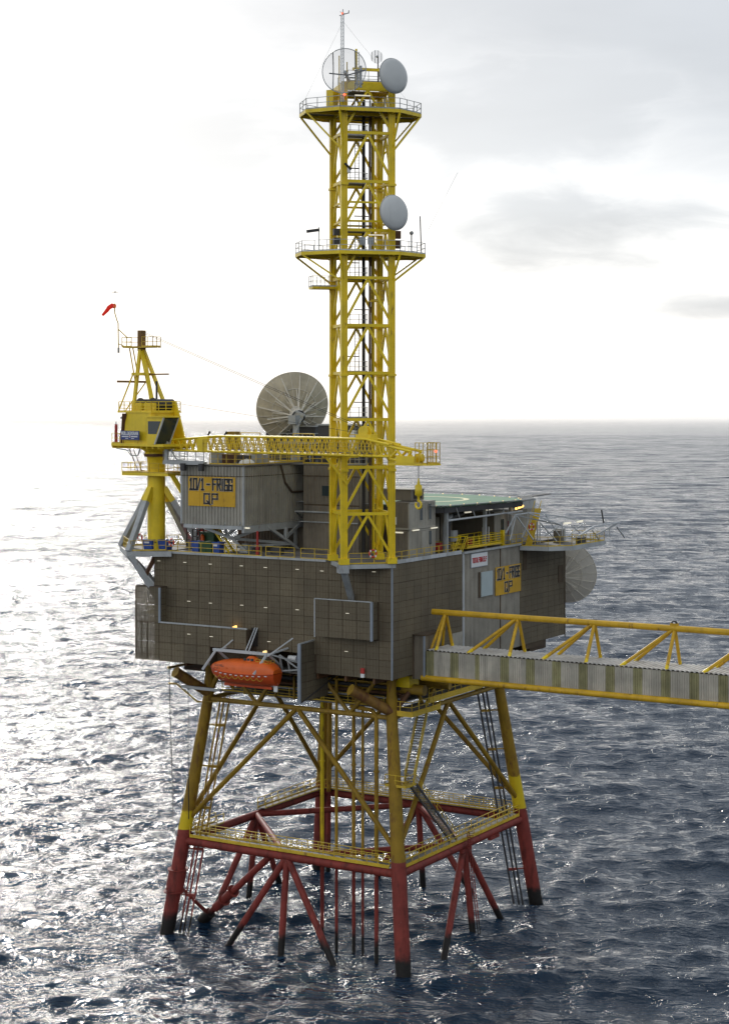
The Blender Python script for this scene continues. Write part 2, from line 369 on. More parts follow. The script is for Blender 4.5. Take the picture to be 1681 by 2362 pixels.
# ------------------------------------------------------------------ the sea
def make_sea():
    # polar sheet: cell size grows with distance so the near water carries real wavelets and the far water long ones
    rr = [4.0]
    while rr[-1] < 112: rr.append(rr[-1] * 1.06)
    while rr[-1] < 3200: rr.append(rr[-1] * 1.0026)
    while rr[-1] < 3.2e5: rr.append(rr[-1] * 1.05)
    fine = np.linspace(-15.5, 15.5, 245); side = 15.5 + np.cumsum(np.minimum(.127 * 1.12 ** np.arange(1, 80), 6.0)); side = side[side < 180]
    azs = np.radians(np.concatenate([-side[::-1], fine, side, [360 - side[-1]]])) if False else np.radians(np.concatenate([[-180.0], -side[::-1], fine, side, [180.0]]))
    rr = np.array(rr); A_, R_ = np.meshgrid(azs, rr); X, Y = R_ * np.sin(A_), R_ * np.cos(A_)
    S = np.maximum(R_ * np.gradient(azs)[None, :], np.gradient(rr)[:, None])
    rng = np.random.default_rng(5)
    Zv = np.zeros_like(X); DX = np.zeros_like(X); DY = np.zeros_like(X)
    n = 130
    lam = np.exp(np.linspace(math.log(1.3), math.log(64), n))
    main = math.radians(-82)
    for l in lam:
        th = main + rng.normal(0, .62 if l < 12 else .38); k = 2 * math.pi / l
        slope = .046 if l < 5 else .046 * (5 / l) ** .85
        A = slope / k * rng.uniform(.5, 1.4)
        w = np.clip((l / S - 2.0) / 2.0, 0, 1)
        ph = k * (X * math.cos(th) + Y * math.sin(th)) + rng.uniform(0, 6.28)
        c, s_ = np.cos(ph), np.sin(ph)
        Zv += w * A * c; DX -= w * A * .75 * math.cos(th) * s_; DY -= w * A * .75 * math.sin(th) * s_
    ny, nx = X.shape
    co = np.stack([X + DX, Y + DY, Zv], -1).reshape(-1, 3)
    idx = np.arange(nx * ny).reshape(ny, nx)
    q = np.stack([idx[:-1, :-1], idx[1:, :-1], idx[1:, 1:], idx[:-1, 1:]], -1)[:, :, ::-1].reshape(-1, 4)
    me = bpy.data.meshes.new('sea'); me.vertices.add(len(co)); me.vertices.foreach_set('co', co.ravel().astype(np.float32))
    me.loops.add(q.size); me.loops.foreach_set('vertex_index', q.ravel().astype(np.int32))
    me.polygons.add(len(q)); me.polygons.foreach_set('loop_start', np.arange(0, q.size, 4, dtype=np.int32))
    me.polygons.foreach_set('use_smooth', np.ones(len(q), dtype=bool))
    me.update(calc_edges=True); me.validate()
    t = NT('sea_water')
    t.set('Base Color', (.008, .024, .048)); t.set('IOR', 1.333)
    big = t.noise(.006, 3, .5, (.55, 1.6, 1))                       # gusts: rougher and smoother lanes of water
    def bn(scale, det, st, rot=R(-10)):
        mp = t.N.new('ShaderNodeMapping'); mp.inputs['Scale'].default_value = st; mp.inputs['Rotation'].default_value = (0, 0, rot)
        t.L.new(t.geo.outputs['Position'], mp.inputs[0])
        nn = t.N.new('ShaderNodeTexNoise'); nn.inputs['Scale'].default_value = scale; nn.inputs['Detail'].default_value = det; nn.inputs['Roughness'].default_value = .6; nn.inputs['Distortion'].default_value = .25
        t.L.new(mp.outputs[0], nn.inputs['Vector']); return nn.outputs[0]
    hgt = t.math('MULTIPLY', bn(1.3, 4, (.6, 1.15, 1)), .34)
    hgt = t.math('ADD', hgt, t.math('MULTIPLY', bn(.20, 4, (.55, 1.2, 1), R(8)), 1.3))
    # long waves only matter where the mesh itself is too coarse to carry them
    sp = t.N.new('ShaderNodeSeparateXYZ'); t.L.new(t.geo.outputs['Position'], sp.inputs[0])
    far = t.ss(sp.outputs[1], 300., 800.)
    hgt = t.math('ADD', hgt, t.math('MULTIPLY', t.math('MULTIPLY', bn(.12, 4, (.5, 1.3, 1), R(-5)), 2.6), far))
    hgt = t.math('MULTIPLY', t.math('MULTIPLY', hgt, t.ss(big, .3, .7, .75, 1.2)), t.ss(sp.outputs[1], 1500., 7000., 1.0, .10))
    t.bump(hgt, 1.0, 1.0)
    t.set('Roughness', t.math('SUBTRACT', t.ss(sp.outputs[1], 250., 2500., .05, .14), t.ss(sp.outputs[1], 2600., 8000., 0., .12)))
    MATS['sea'] = t.m; me.materials.append(t.m)
    o = bpy.data.objects.new('sea', me); col.objects.link(o); o['kind'] = 'structure'; o['label'] = 'choppy dark blue grey open sea with glittering waves'
make_sea()

# ------------------------------------------------------------------ jacket
def lp(s, t, z): k = .126 * (z - 9.8); return V((s * (13.7 - k), t * (14.2 - k), z))
def mid(p, q, f=.5): return p.lerp(q, f)
def make_jacket():
    J = thing('steel_jacket', 'yellow and red tubular steel jacket standing in the sea under the block', 'jacket', (0, 0, 0))
    cs = [(1, -1), (-1, -1), (-1, 1), (1, 1)]
    for s, t in cs:
        m = MB(); m.tube(lp(s, t, -5), lp(s, t, 10.6), .80, .78, 24); m.tube(lp(s, t, 10.6), lp(s, t, 11.4), .78, .74, 24, False)
        m.tube(lp(s, t, 11.4), lp(s, t, 26.6), .74, .58, 24)
        m.lathe(lp(s, t, 26.3), (0, 0, 1), [(0, .62), (.9, .62), (1.5, .50), (3.3, .50)], 20)
        part('leg', m, {(1, 1): 'leg_fresher', (-1, -1): 'leg_fresh'}.get((s, t), 'leg_paint'), J)
    faces = [(cs[0], cs[1]), (cs[1], cs[2]), (cs[2], cs[3]), (cs[3], cs[0])]
    mids = []
    for (c1, c2) in faces:
        p, q = lp(*c1, 9.8), lp(*c2, 9.8); part('frame_tube', MB().tube(p, q, .45, n=20), 'leg_paint', J); mids.append(mid(p, q))
        p, q = lp(*c1, 25.3), lp(*c2, 25.3); part('ring_beam', MB().tube(p, q, .26, n=16), 'old_yellow', J)
        top = mid(p, q)
        for c in (c1, c2): part('brace', MB().tube(top, lp(*c, 11.9), .27, n=16), 'leg_paint', J)
        for f in (.22, .72):
            nb = mid(p, q, f)
            for dd in (-.16, .16):
                e = mid(p, q, f + dd); e.z = 29.9; e.x *= 1.06; e.y *= 1.06
                part('deck_strut', MB().tube(nb, e, .21, n=12), 'old_yellow', J)
    for k in range(4):
        part('diamond_brace', MB().tube(mids[k], mids[(k + 1) % 4], .34, n=16), 'leg_paint', J)
        c1, c2 = faces[k]; mm = mids[k]
        for c in (c1, c2):
            foot = lp(*c, -16); e = mid(mm, foot, .78)
            part('lower_brace', MB().tube(mm, e, .36, n=16), 'leg_paint', J)
        part('lower_post', MB().tube(mm, V((mm.x * 1.12, mm.y * 1.12, -5)), .36, n=16), 'leg_paint', J)
    # collar clamped round the left leg and the flanged strut beside it
    m = MB(); p, q = lp(-1, -1, 4.3), lp(-1, -1, 6.6); m.tube(p, q, .98, n=24); m.tube(q, q + V((0, 0, .12)), 1.15, n=24); m.tube(p - V((0, 0, .12)), p, 1.15, n=24)
    part('leg_collar', m, 'leg_paint', J)
    p, q = mid(lp(-1, -1, 9.6), mids[0], .86), onz(462, 2128, 0); q = q + (q - p) * .25
    m = MB(); m.tube(p, q, .36, n=16)
    for f in (.42, .52): e = mid(p, q, f); dd = (q - p).normalized(); m.tube(e, e + dd * .12, .72, n=18)
    m.tube(mid(p, q, .42), mid(p, q, .62), .5, n=18); m.tube(mid(p, q, .68), mid(p, q, .88), .62, n=18)
    part('flanged_strut', m, 'leg_paint', J)
    part('collar_tie', MB().tube(lp(-1, -1, 5.2), mid(p, q, .7), .2, n=10), 'leg_paint', J)
    # big outrigger tubes that carry the deck corners
    for st, e in (((-1, -1), V((-13.3, -16.1, 28.6))), ((1, -1), V((9.1, -16.1, 28.55)))):
        f = lp(*st, 25.9); m = MB(); m.tube(f, e, .56, n=22); part('outrigger_tube', m, 'rust_yellow', J)
        o = part('tube_end_plate', MB().tube(e, e + (e - f).normalized() * .05, .60, n=22), 'old_yellow', J)
    for b_, z_, r_, x0 in ((-10.2, 28.1, .55, 2), (-4.7, 27.8, .40, 6)):
        part('girder_tube', MB().tube((x0, b_, z_), (14.5, b_, z_), r_, n=22), 'old_yellow', J)
    m = MB(); m.box((10.9, -11.2, 28.4), (13.2, -9.2, 29.6)); part('girder_saddle', m, 'yellow', J)
    for e in (V((13.0, -10.2, 28.2)), V((11, -10.2, 28.2)), V((11.6, -7.5, 29.6))): part('deck_strut', MB().tube(lp(1, -1, 25.6), e, .26, n=12), 'brown_steel', J)
    for e in (V((-9.5, -12.5, 29.6)), V((-11.4, -9, 29.6))): part('deck_strut', MB().tube(lp(-1, -1, 25.6), e, .24, n=12), 'old_yellow', J)
    for s, t in ((1, 1), (-1, 1)):
        for dx, dy in ((0, -3.5), (-s * 3.5, 0)): part('deck_strut', MB().tube(lp(s, t, 25.6), lp(s, t, 29.8) + V((dx, dy, 0)), .24, n=12), 'old_yellow', J)
    # walkways on the lower frame
    for k, (c1, c2) in enumerate(faces):
        p, q = lp(*c1, 10.5), lp(*c2, 10.5); d = (q - p).normalized(); n = V((-d.y, d.x, 0)); n = n if n.dot(p + q) < 0 else -n
        p2, q2 = p + d * .95, q - d * .95; w = 1.1
        if k == 1:                                                  # the left side has a gap in its walkway
            segs = [(p2, mid(p2, q2, .2)), (mid(p2, q2, .52), q2)]
        else: segs = [(p2, q2)]
        for a_, b_ in segs:
            i0, i1 = a_ - n * .25, b_ - n * .25
            m = MB(); m.add([i0, i1, i1 + n * w, i0 + n * w, i0 - V((0, 0, .07)), i1 - V((0, 0, .07)), i1 + n * w - V((0, 0, .07)), i0 + n * w - V((0, 0, .07))],
                            [(0, 1, 2, 3), (7, 6, 5, 4), (0, 4, 5, 1), (1, 5, 6, 2), (2, 6, 7, 3), (3, 7, 4, 0)])
            g = part('walkway', m, 'grating', J)
            part('railing', MB().rail([i0 - n * .03, i1 - n * .03], step=1.35), 'rail_yellow', g); part('railing', MB().rail([i0 + n * w, i1 + n * w], step=1.35), 'rail_yellow', g)
            m = MB(); m.beam(i0 - n * .05 - V((0, 0, .1)), i1 - n * .05 - V((0, 0, .1)), .08, .2); part('edge_channel', m, 'rail_yellow', g)
    # conductors and risers hanging from the deck
    for (px, py), r_, mt, zt in (((743, 2176), .21, 'fresh_riser', 27), ((776, 2190), .17, 'riser_paint', 29), ((815.6, 2190), .19, 'riser_paint', 29), ((836.6, 2193), .15, 'riser_paint', 29), ((868, 2213), .22, 'riser_paint', 25.4)):
        e = onz(px, py, 0); m = MB(); m.tube(e + V((0, 0, -4)), V((e.x, e.y, zt)), r_, n=14)
        for zz in (10.1, 19.5): m.tube(V((e.x, e.y, zz)), V((e.x, e.y, zz + .16)), r_ * 1.45, n=14)
        part('riser', m, mt, J)
    e = onz(868, 2213, 0); part('riser_bend', MB().path([V((e.x, e.y, 25.4)), V((e.x - .5, e.y, 25.9)), V((e.x - 3.5, e.y + .6, 26))], .22, 12), 'riser_paint', J)
    e = lp(-1, 1, 0) + V((1.6, -.4, 0)); part('riser', MB().tube(e + V((-.1, .1, -4)), lp(-1, 1, 27) + V((1.2, -1.2, 0)), .3, n=14), 'riser_paint', J)
    # ladder-like pipe racks beside the left and right legs
    def pipes(s, t, off, zs, mt, rr, name='service_pipe'):
        for o_ in off:
            a_, b_ = lp(s, t, zs[0]) + o_, lp(s, t, zs[1]) + o_; m = MB(); m.tube(a_, b_, rr, n=8)
            part(name, m, mt, J)
        m = MB()
        for zz in (4, 9, 13.5, 18, 22.5):
            p = lp(s, t, zz); m.beam(p, p + off[-1], .13); m.beam(p + off[0], p + off[-1], .2, .28)
        part('pipe_clamp', m, 'riser_paint', J)
    pipes(-1, -1, [V((1.5, .25, 0)), V((1.9, .4, 0)), V((2.45, .6, 0))], (-3, 25.6), 'riser_paint', .10)
    pipes(1, 1, [V((-1.1, -1.2, 0)), V((-1.45, -1.5, 0)), V((-1.9, -1.9, 0))], (-3, 25.6), 'dark_steel', .12)
    pipes(1, -1, [V((-.9, .6, 0))], (12, 25.6), 'dark_steel', .09)
    # cage ladder down the post at the middle of the right side
    mm = mids[3]; m = MB(); a0, a1 = V((mm.x + .55, mm.y - .1, 11.2)), V((mm.x * 1.1 + .6, mm.y * 1.1 + .1, -1))
    for o_ in (-.25, .25): m.tube(a0 + V((0, o_, 0)), a1 + V((0, o_, 0)), .05, n=6)
    for k in range(36): e = a0.lerp(a1, k / 36); m.beam(e + V((0, -.25, 0)), e + V((0, .25, 0)), .04)
    for k in range(4): m.torus(a0 + V((.3, 0, .5 - k * .45)), (0, 0, 1), .42, .035, 14, 5)
    part('ladder', m, 'leg_paint', J)
    for a_ in (-1.5, 5.2): part('sacrificial_anode', MB().box((mm.x + .2, mm.y + a_, 9.2), (mm.x + .6, mm.y + a_ + 2.2, 9.55)), 'leg_paint', J)
    # under-deck landing, stair flights down to the lower frame
    m = MB(); m.box((11.2, -12.0, 25.75), (14.0, -6.0, 25.95)); L1 = part('landing', m, 'grating', J)
    part('railing', MB().rail([(11.2, -12.05, 25.95), (14.0, -12.05, 25.95), (14.0, -6.0, 25.95)]), 'rail_yellow', L1); part('edge_channel', MB().box((14.0, -12.1, 25.55), (14.1, -6, 25.98)).box((11.2, -12.15, 25.55), (14.0, -12.05, 25.98)), 'rail_yellow', L1)
    m = MB(); m.box((11.4, -6.0, 26.3), (12.6, 11.6, 26.45)); L2 = part('landing', m, 'grating', J)
    part('railing', MB().rail([(12.65, -6, 26.45), (12.65, 11.6, 26.45)]), 'rail_yellow', L2); part('edge_channel', MB().box((12.6, -6, 26.0), (12.75, 11.6, 26.5)), 'rail_yellow', L2)
    p0, p1 = V((12.6, -7.0, 25.7)), lp(1, -1, 18.6) + V((1.0, 1.1, 0)); p2 = V((mids[3].x - .6, mids[3].y - 1.5, 10.6))
    def stair(a_, b_, w, mt):
        d = (b_ - a_); hd = V((d.x, d.y, 0)).normalized(); n = V((-hd.y, hd.x, 0)) * (w / 2); m = MB()
        for s_ in (-1, 1): m.beam(a_ + n * s_, b_ + n * s_, .06, .28)
        st = part('stair', m, mt, J); m = MB(); k = max(4, int(abs(d.z) / .24))
        for i in range(1, k): e = a_.lerp(b_, i / k); m.beam(e - n, e + n, .26, .05, (0, 0, 1))
        part('treads', m, 'grating', st); m = MB()
        for s_ in (-1, 1):
            for hh in (.5, 1.0): m.beam(a_ + n * s_ + V((0, 0, hh)), b_ + n * s_ + V((0, 0, hh)), .05)
            for i in range(int(d.length / 1.6) + 1): e = a_.lerp(b_, i * 1.6 / d.length) + n * s_; m.beam(e, e + V((0, 0, 1)), .05)
        part('handrail', m, 'rail_yellow', st)
    stair(p0, p1, 1.0, 'rail_yellow'); stair(p1 + V((.1, .5, 0)), p2, 1.0, 'dark_steel')
    m = MB(); e = p1; m.box((e.x - 1.9, e.y - 1.6, e.z - .12), (e.x + .6, e.y + .9, e.z)); L3 = part('landing', m, 'rail_yellow', J)
    part('railing', MB().rail([e + V((-1.9, -1.6, 0)), e + V((.6, -1.6, 0)), e + V((.6, .2, 0))]).rail([e + V((-1.9, -1.6, 0)), e + V((-1.9, .9, 0))]), 'rail_yellow', L3)
    # cellar deck tucked under the block: floor, dark bulkheads, pipe runs
    m = MB(); m.box((-10.6, -11.2, 26.0), (10.2, 11.0, 26.15)); CD = part('cellar_deck', m, 'deck_plate', J)
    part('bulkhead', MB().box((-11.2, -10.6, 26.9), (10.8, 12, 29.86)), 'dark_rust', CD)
    for y_ in (-11.2,): part('railing', MB().rail([(-10.6, y_, 26.15), (10.2, y_, 26.15)], rails=(1, .66, .33)), 'rail_yellow', CD)
    for i, (z_, y_, r_) in enumerate(((29.3, -11.6, .16), (28.8, -12.2, .11), (28.2, -11.0, .2), (27.6, -11.0, .14), (27.1, -11.1, .1))): part('pipe_run', MB().tube((-12, y_, z_), (12, y_, z_), r_, n=10), ('brown_steel', 'old_yellow', 'dark_steel', 'brown_steel', 'galv')[i], CD)
    for i in range(8): x = -12 + i * 3.4; part('deck_joist', MB().box((x - .12, -16, 29.35), (x + .12, 24, 29.88)), 'brown_steel', CD)
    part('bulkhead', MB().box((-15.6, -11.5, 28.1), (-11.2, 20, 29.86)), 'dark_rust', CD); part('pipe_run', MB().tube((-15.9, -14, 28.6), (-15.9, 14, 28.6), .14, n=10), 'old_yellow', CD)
    for x in (-7.5, -3.4, -1.0, 6.8): part('hanger', MB().beam((x, -11.3, 26), (x, -11.3, 29.9), .18), 'old_yellow', CD)
    m = MB(); m.box((-12.6, -16, 26.9), (-7.4, -15.7, 27.2)); part('hanging_beam', m, 'galv', CD)
make_jacket()

# ------------------------------------------------------------------ cladding pieces
def panel_mesh(w, h, axis, mat, t=.045, name='wind_panel'):
    """one cladding panel with chamfered rim; axis 'f' faces -b, 'r' faces +a. origin at lower corner on the wall plane"""
    c = .02; m = MB(); g = .012
    O = [(g, 0, g), (w - g, 0, g), (w - g, 0, h - g), (g, 0, h - g)]; I = [(g + c, t, g + c), (w - g - c, t, g + c), (w - g - c, t, h - g - c), (g + c, t, h - g - c)]
    def tr(p): u, d, z = p; return (u, -d, z) if axis == 'f' else (d, u, z)
    fs = [(4, 5, 6, 7)] + [(i, (i + 1) % 4, 4 + (i + 1) % 4, 4 + i) for i in range(4)]
    m.add([tr(p) for p in O + I], fs); return m.mesh(name, mat)
def corr_mesh(w, h, axis, mat, pitch=.3, depth=.07, name='cladding_sheet'):
    m = MB(); n = max(1, round(w / pitch)); p = w / n; prof = []
    for i in range(n): prof += [(i * p, 0), (i * p + p * .35, 0), (i * p + p * .5, depth), (i * p + p * .85, depth)]
    prof.append((w, 0))
    def tr(u, d, z): return (u, -d, z) if axis == 'f' else (d, u, z)
    vs = [tr(u, d, 0) for u, d in prof] + [tr(u, d, h) for u, d in prof]; k = len(prof)
    m.add(vs, [(i, i + 1, k + i + 1, k + i) for i in range(k - 1)]); return m.mesh(name, mat)
_cache = {}
def clad(parent, axis, u0, u1, z0, z1, plane, pw, ph, mat='wind_panel', skip=None, name='wind_panel'):
    n = max(1, round((u1 - u0) / pw)); k = max(1, round((z1 - z0) / ph)); w, h = (u1 - u0) / n, (z1 - z0) / k
    key = (round(w, 3), round(h, 3), axis, mat)
    if key not in _cache: _cache[key] = panel_mesh(w, h, axis, mat, name=name)
    for i in range(n):
        for j in range(k):
            u, z = u0 + i * w, z0 + j * h
            if skip and skip(u + w / 2, z + h / 2): continue
            inst(name, _cache[key], parent, (u, plane, z) if axis == 'f' else (plane, u, z))
def sheets(parent, axis, u0, u1, z0, z1, plane, sw, mat, pitch, depth=.07, name='cladding_sheet'):
    n = max(1, round((u1 - u0) / sw)); w = (u1 - u0) / n
    me = corr_mesh(w, z1 - z0, axis, mat, pitch, depth, name)
    for i in range(n):
        u = u0 + i * w; inst(name, me, parent, (u, plane, z0) if axis == 'f' else (plane, u, z0))

AL, AR, BF, BB, ZB, ZT = -16.2, 14.0, -16.2, 25.55, 29.9, 41.6
def make_block():
    B = thing('accommodation_block', 'big brown accommodation block clad in mesh wind panels on the yellow jacket', 'platform block', (0, 0, ZB))
    ox0, ox1, oz = -.45, 4.6, 32.25
    m = MB(); m.box((AL + .05, BF + .05, oz), (AR - .05, BB - .05, ZT - .02)); part('wall', m, 'core', B)
    m = MB(); m.box((AL + .05, BF + .05, ZB), (ox0, BB - .05, oz)); part('wall', m, 'core', B)
    m = MB(); m.box((ox1, BF + .05, ZB), (AR - .05, BB - .05, oz)); part('wall', m, 'core', B)
    m = MB(); m.box((ox0, BF + 3.2, ZB), (ox1, BB - .05, oz)); part('wall', m, 'core', B)
    dz = (ZT - ZB) / 6
    def skipf(u, z): return (ox0 < u < ox1 and z < oz) or (-17.6 < u < -3.0 and z < 34.0) or (5.7 < u < 12.3 and 34.0 < z < 37.7)
    clad(B, 'f', AL, AR, ZB, ZT, BF + .05, 1.51, dz, skip=skipf)
    clad(B, 'r', BF, -.95, ZB, ZT, AR - .05, 1.525, dz, skip=lambda u, z: -11.7 < u < -7.7 and z < 33.5)
    clad(B, 'r', 13.2, BB, ZB, ZT - .5, AR - .05, 1.55, dz)
    sheets(B, 'r', -.7, 7.98, ZB, ZT, AR - .06, 2.17, 'cladding_grey', .31, .06)
    sheets(B, 'r', 8.35, 13.1, ZB, ZT, AR - .06, 1.6, 'cladding_grey', .31, .06)
    part('corner_trim', MB().box((AR - .02, BF - .06, ZB), (AR + .09, BF + .14, ZT)), 'trim', B)
    part('corner_trim', MB().box((AR - .02, -.95, ZB), (AR + .10, -.70, ZT)), 'pale_trim', B)
    part('corner_trim', MB().box((AR - .02, BB - .12, ZB - .3), (AR + .06, BB + .03, ZT - .5)), 'core', B)
    # main deck on top with its edge beams
    part('roof_deck', MB().box((AL, BF, ZT), (AR, BB, ZT + .12)), 'deck_plate', B)
    part('edge_beam', MB().box((AL, BF - .12, ZT - .06), (6.2, BF - .0, ZT + .18)), 'grey_steel', B)
    for i in range(8):
        y = -15.2 + i * 1.75; part('toe_plate', MB().box((AR + .02, y, ZT + .02), (AR + .1, y + 1.69, ZT + .42)), 'pale_trim' if i % 3 else 'grey_steel', B)
    part('edge_beam', MB().box((AR, -.9, ZT - .02), (AR + .25, 13.2, ZT + .2)), 'grey_steel', B)
    for p in (((-14.6, BF + .1), (-2.0, BF + .1)), ((-1.4, BF + .1), (2.2, BF + .1)), ((3.0, BF + .1), (6.4, BF + .1)), ((AR - .08, -15.6), (AR - .08, -1.4))):
        part('railing', MB().rail([(x, y, ZT + .12) for x, y in p]), 'rail_yellow', B)
    part('railing', MB().rail([(AR - 1, -1.2, ZT + .12), (AR - 4.2, -1.2, ZT + .12), (AR - 4.2, 1.5, ZT + .12)]), 'rail_yellow', B)
    part('railing', MB().rail([(AR - .5, 1.2, ZT + .5), (AR - .5, 9.5, ZT + .5), (AR - 3.5, 9.5, ZT + .5)], rails=(1, .75, .5, .25), r=.035).rail([(AR - 3.0, 1.0, ZT + .5), (AR - 3.0, 9.2, ZT + .5)], r=.035), 'yellow', B)
    part('walkway', MB().box((AR - 3.1, .9, ZT + .38), (AR - .4, 9.6, ZT + .5)), 'rail_yellow', B)
    part('railing', MB().rail([(AR - .3, 9.7, ZT + .12), (AR - .3, 14.4, ZT + .12)]), 'rail_yellow', B)
    for y in (-1.5, .2):                                            # two steep yellow handrails of the step-over
        m = MB()
        for s_ in (0, .45): m.path([V((AR - .4, y + s_ - .9, ZT + .15)), V((AR - .4, y + s_ + .35, ZT + 1.75)), V((AR - 1.6, y + s_ + .35, ZT + 1.75))], .045, 6)
        part('step_rail', m, 'yellow', B)
    part('post', MB().box((AR - .75, 9.6, ZT + .1), (AR - .35, 10.0, ZT + 1.9)), 'yellow', B)
    # lower screen that stands proud of the front face
    part('screen_bay', MB().box((-14.4, BF - 1.25, ZB + .05), (-7.7, BF + .04, 33.95)), 'core', B); part('screen_bay', MB().box((-7.7, BF - 1.25, 31.95), (-2.98, BF + .04, 33.95)), 'core', B)
    pf = BF - 1.3 + .05
    clad(B, 'f', -17.68, -14.5, ZB, 34.05, pf, 1.55, 2.05, 'wind_mesh')
    clad(B, 'f', -17.68, -14.5, 34.05, 37.87, pf, 1.55, 1.95, 'wind_mesh')
    clad(B, 'f', -14.5, -7.7, ZB, 34.05, pf, 1.7, 2.05)
    clad(B, 'f', -7.7, -2.96, 31.9, 34.05, pf, 1.6, 2.1)
    clad(B, 'r', BF - 1.3, BF, 34.05, 37.87, -14.5, 1.3, 1.95)
    m = MB().box((-14.55, pf - .1, 34.05), (-14.3, pf + .05, 37.87)); part('corner_trim', m, 'trim', B)
    for x0, z0 in ((-17.72, ZB),): part('screen_post', MB().box((x0 - .05, pf - .05, z0), (x0 + .08, pf + .08, 37.9)), 'core', B)
    for z0 in (37.87, 34.05): part('screen_rail', MB().box((-17.7, pf - .03, z0 - .05), (-14.5, pf + .06, z0 + .06)), 'core', B)
    part('screen_cap', MB().box((-14.5, pf - .07, 34.05), (-2.9, pf + .1, 34.2)), 'grey_steel', B)
    part('screen_top', MB().box((-17.7, BF - 1.2, 37.85), (-14.4, BF, 37.95)), 'core', B)
    for z0 in (30.2, 33.9): part('screen_bracket', MB().box((-17.6, BF - 1.15, z0), (-16.2, BF + 2.2, z0 + .2)), 'brown_steel', B)
    for x in (-17.2, -16.4): part('screen_stanchion', MB().beam((x, BF - .9, 30), (x, BF - .9, 33.9), .16), 'pale_trim', B)
    # upper proud screen
    part('screen_bay', MB().box((5.7, BF - 1.2, 34.0), (12.3, BF + .04, 37.75)), 'core', B)
    clad(B, 'f', 5.62, 12.32, 33.95, 37.8, pf, 1.67, 1.93); clad(B, 'r', BF - 1.3, BF, 33.95, 37.8, 12.34, 1.3, 1.93)
    part('corner_trim', MB().box((12.28, pf - .1, 33.9), (12.5, pf + .12, 37.85)), 'trim', B); part('corner_trim', MB().box((5.55, pf - .08, 33.9), (5.65, pf + .06, 37.85)), 'pale_trim', B)
    part('screen_cap', MB().box((5.6, pf - .06, 37.8), (12.4, pf + .08, 37.9)), 'grey_steel', B)
    # wing wall beside the boat bay
    part('wing_wall', MB().box((4.62, -18.95, 27.25), (4.68, -13.5, 33.2)), 'core', B)
    clad(B, 'r', -18.95, -13.5, 27.25, 33.2, 4.68, 1.36, 1.98)
    part('wing_post', MB().box((4.55, -19.12, 27.1), (4.9, -18.93, 33.25)), 'trim', B); part('wing_rail', MB().beam((4.65, -19, 33.25), (4.65, -12, 33.5), .14), 'grey_steel', B)
    part('wing_stay', MB().beam((4.7, -18.6, 27.2), (4.7, -9.5, 29.8), .12), 'dark_steel', B)
    # slot and door openings
    part('slot', MB().box((-3.1, BF - .16, 32.2), (-2.35, BF - .06, 34.15)), 'dark', B); 
    part('bay_grating', MB().box((ox0, BF - .6, ZB - .12), (ox1, BF + 3.2, ZB + .02)), 'grating', B)
    part('railing', MB().rail([(2.2, BF + 1.8, ZB), (4.5, BF + 1.8, ZB)], rails=(1, .7, .4)), 'rail_yellow', B)
    # portal for the bridge
    part('bridge_portal', MB().box((AR, -11.75, 29.5), (15.3, -7.5, 34.0)), 'cladding_brown', B)
    part('portal_roof', MB().box((AR, -11.95, 34.0), (15.45, -7.3, 34.12)), 'core', B)
    for y, x in ((-11.8, 15.3), (-11.8, AR)): part('corner_trim', MB().box((x - .06, y - .08, 29.5), (x + .12, y + .06, 34.0)), 'trim' if x > AR else 'core', B)
    part('service_door', MB().box((AR + .02, -3.4, 30.0), (AR + .12, -1.1, 33.2)), 'cladding_grey', B)
    part('hanging_box', MB().box((10.5, 16.6, 28.8), (13.6, 21.0, 29.88)), 'core', B)
    for y0, z0, y1, z1 in ((14.0, 38.6, 14.9, 41.1), (23.6, 36.3, 25.0, 38.4)): part('dark_patch', MB().box((AR + .03, y0, z0), (AR + .06, y1, z1)), 'core', B)
    part('crosshead', MB().box((13.5, 15, 29.3), (13.9, 20, 29.9)), 'core', B)
    # fluorescent fittings showing through the mesh
    S = lambda x, y: (250 + x / 2.953, 1230 + y / 2.953); T = lambda x, y: (640 + x / 4.06, 1200 + y / 4.06)
    for q, b_ in [(S(345, 188), BF), (S(523, 198), BF), (S(695, 210), BF), (S(907, 222), BF), (S(1070, 233), BF), (S(1287, 246), BF), (S(1455, 257), BF), (S(550, 463), BF), (S(697, 476), BF),
                  (S(910, 490), BF), (S(1072, 506), BF), (S(1287, 521), BF), (S(550, 687), BF - 1.3), (S(703, 704), BF - 1.3), (S(1095, 738), BF), (T(655, 872), BF - 1.3), (T(645, 1228), BF), (T(903, 483), BF)]:
        e = onb(q[0], q[1], b_); part('light_fitting', MB().box((e.x - .2, b_ - .05, e.z - .022), (e.x + .2, b_ - .0, e.z + .022)), 'tube_lamp', B)
    e = onb(541, 1447, BF - .4); part('floodlight', MB().beam(e + V((-.3, -.1, -.12)), e + V((.3, -.1, .12)), .25, .2), 'flood_lamp', B)
    part('floodlight_arm', MB().beam(e + V((0, .05, 0)), V((e.x, BF, e.z)), .08), 'dark_steel', B)
    e = onb(838, 1551, BF); m = MB().box((e.x - .2, BF - .25, e.z - .1), (e.x + .2, BF - .06, e.z + .45)); part('fire_box', m, 'red', B); part('fire_box_base', MB().box((e.x - .2, BF - .25, e.z - .5), (e.x + .2, BF - .06, e.z - .12)), 'white_paint', B)
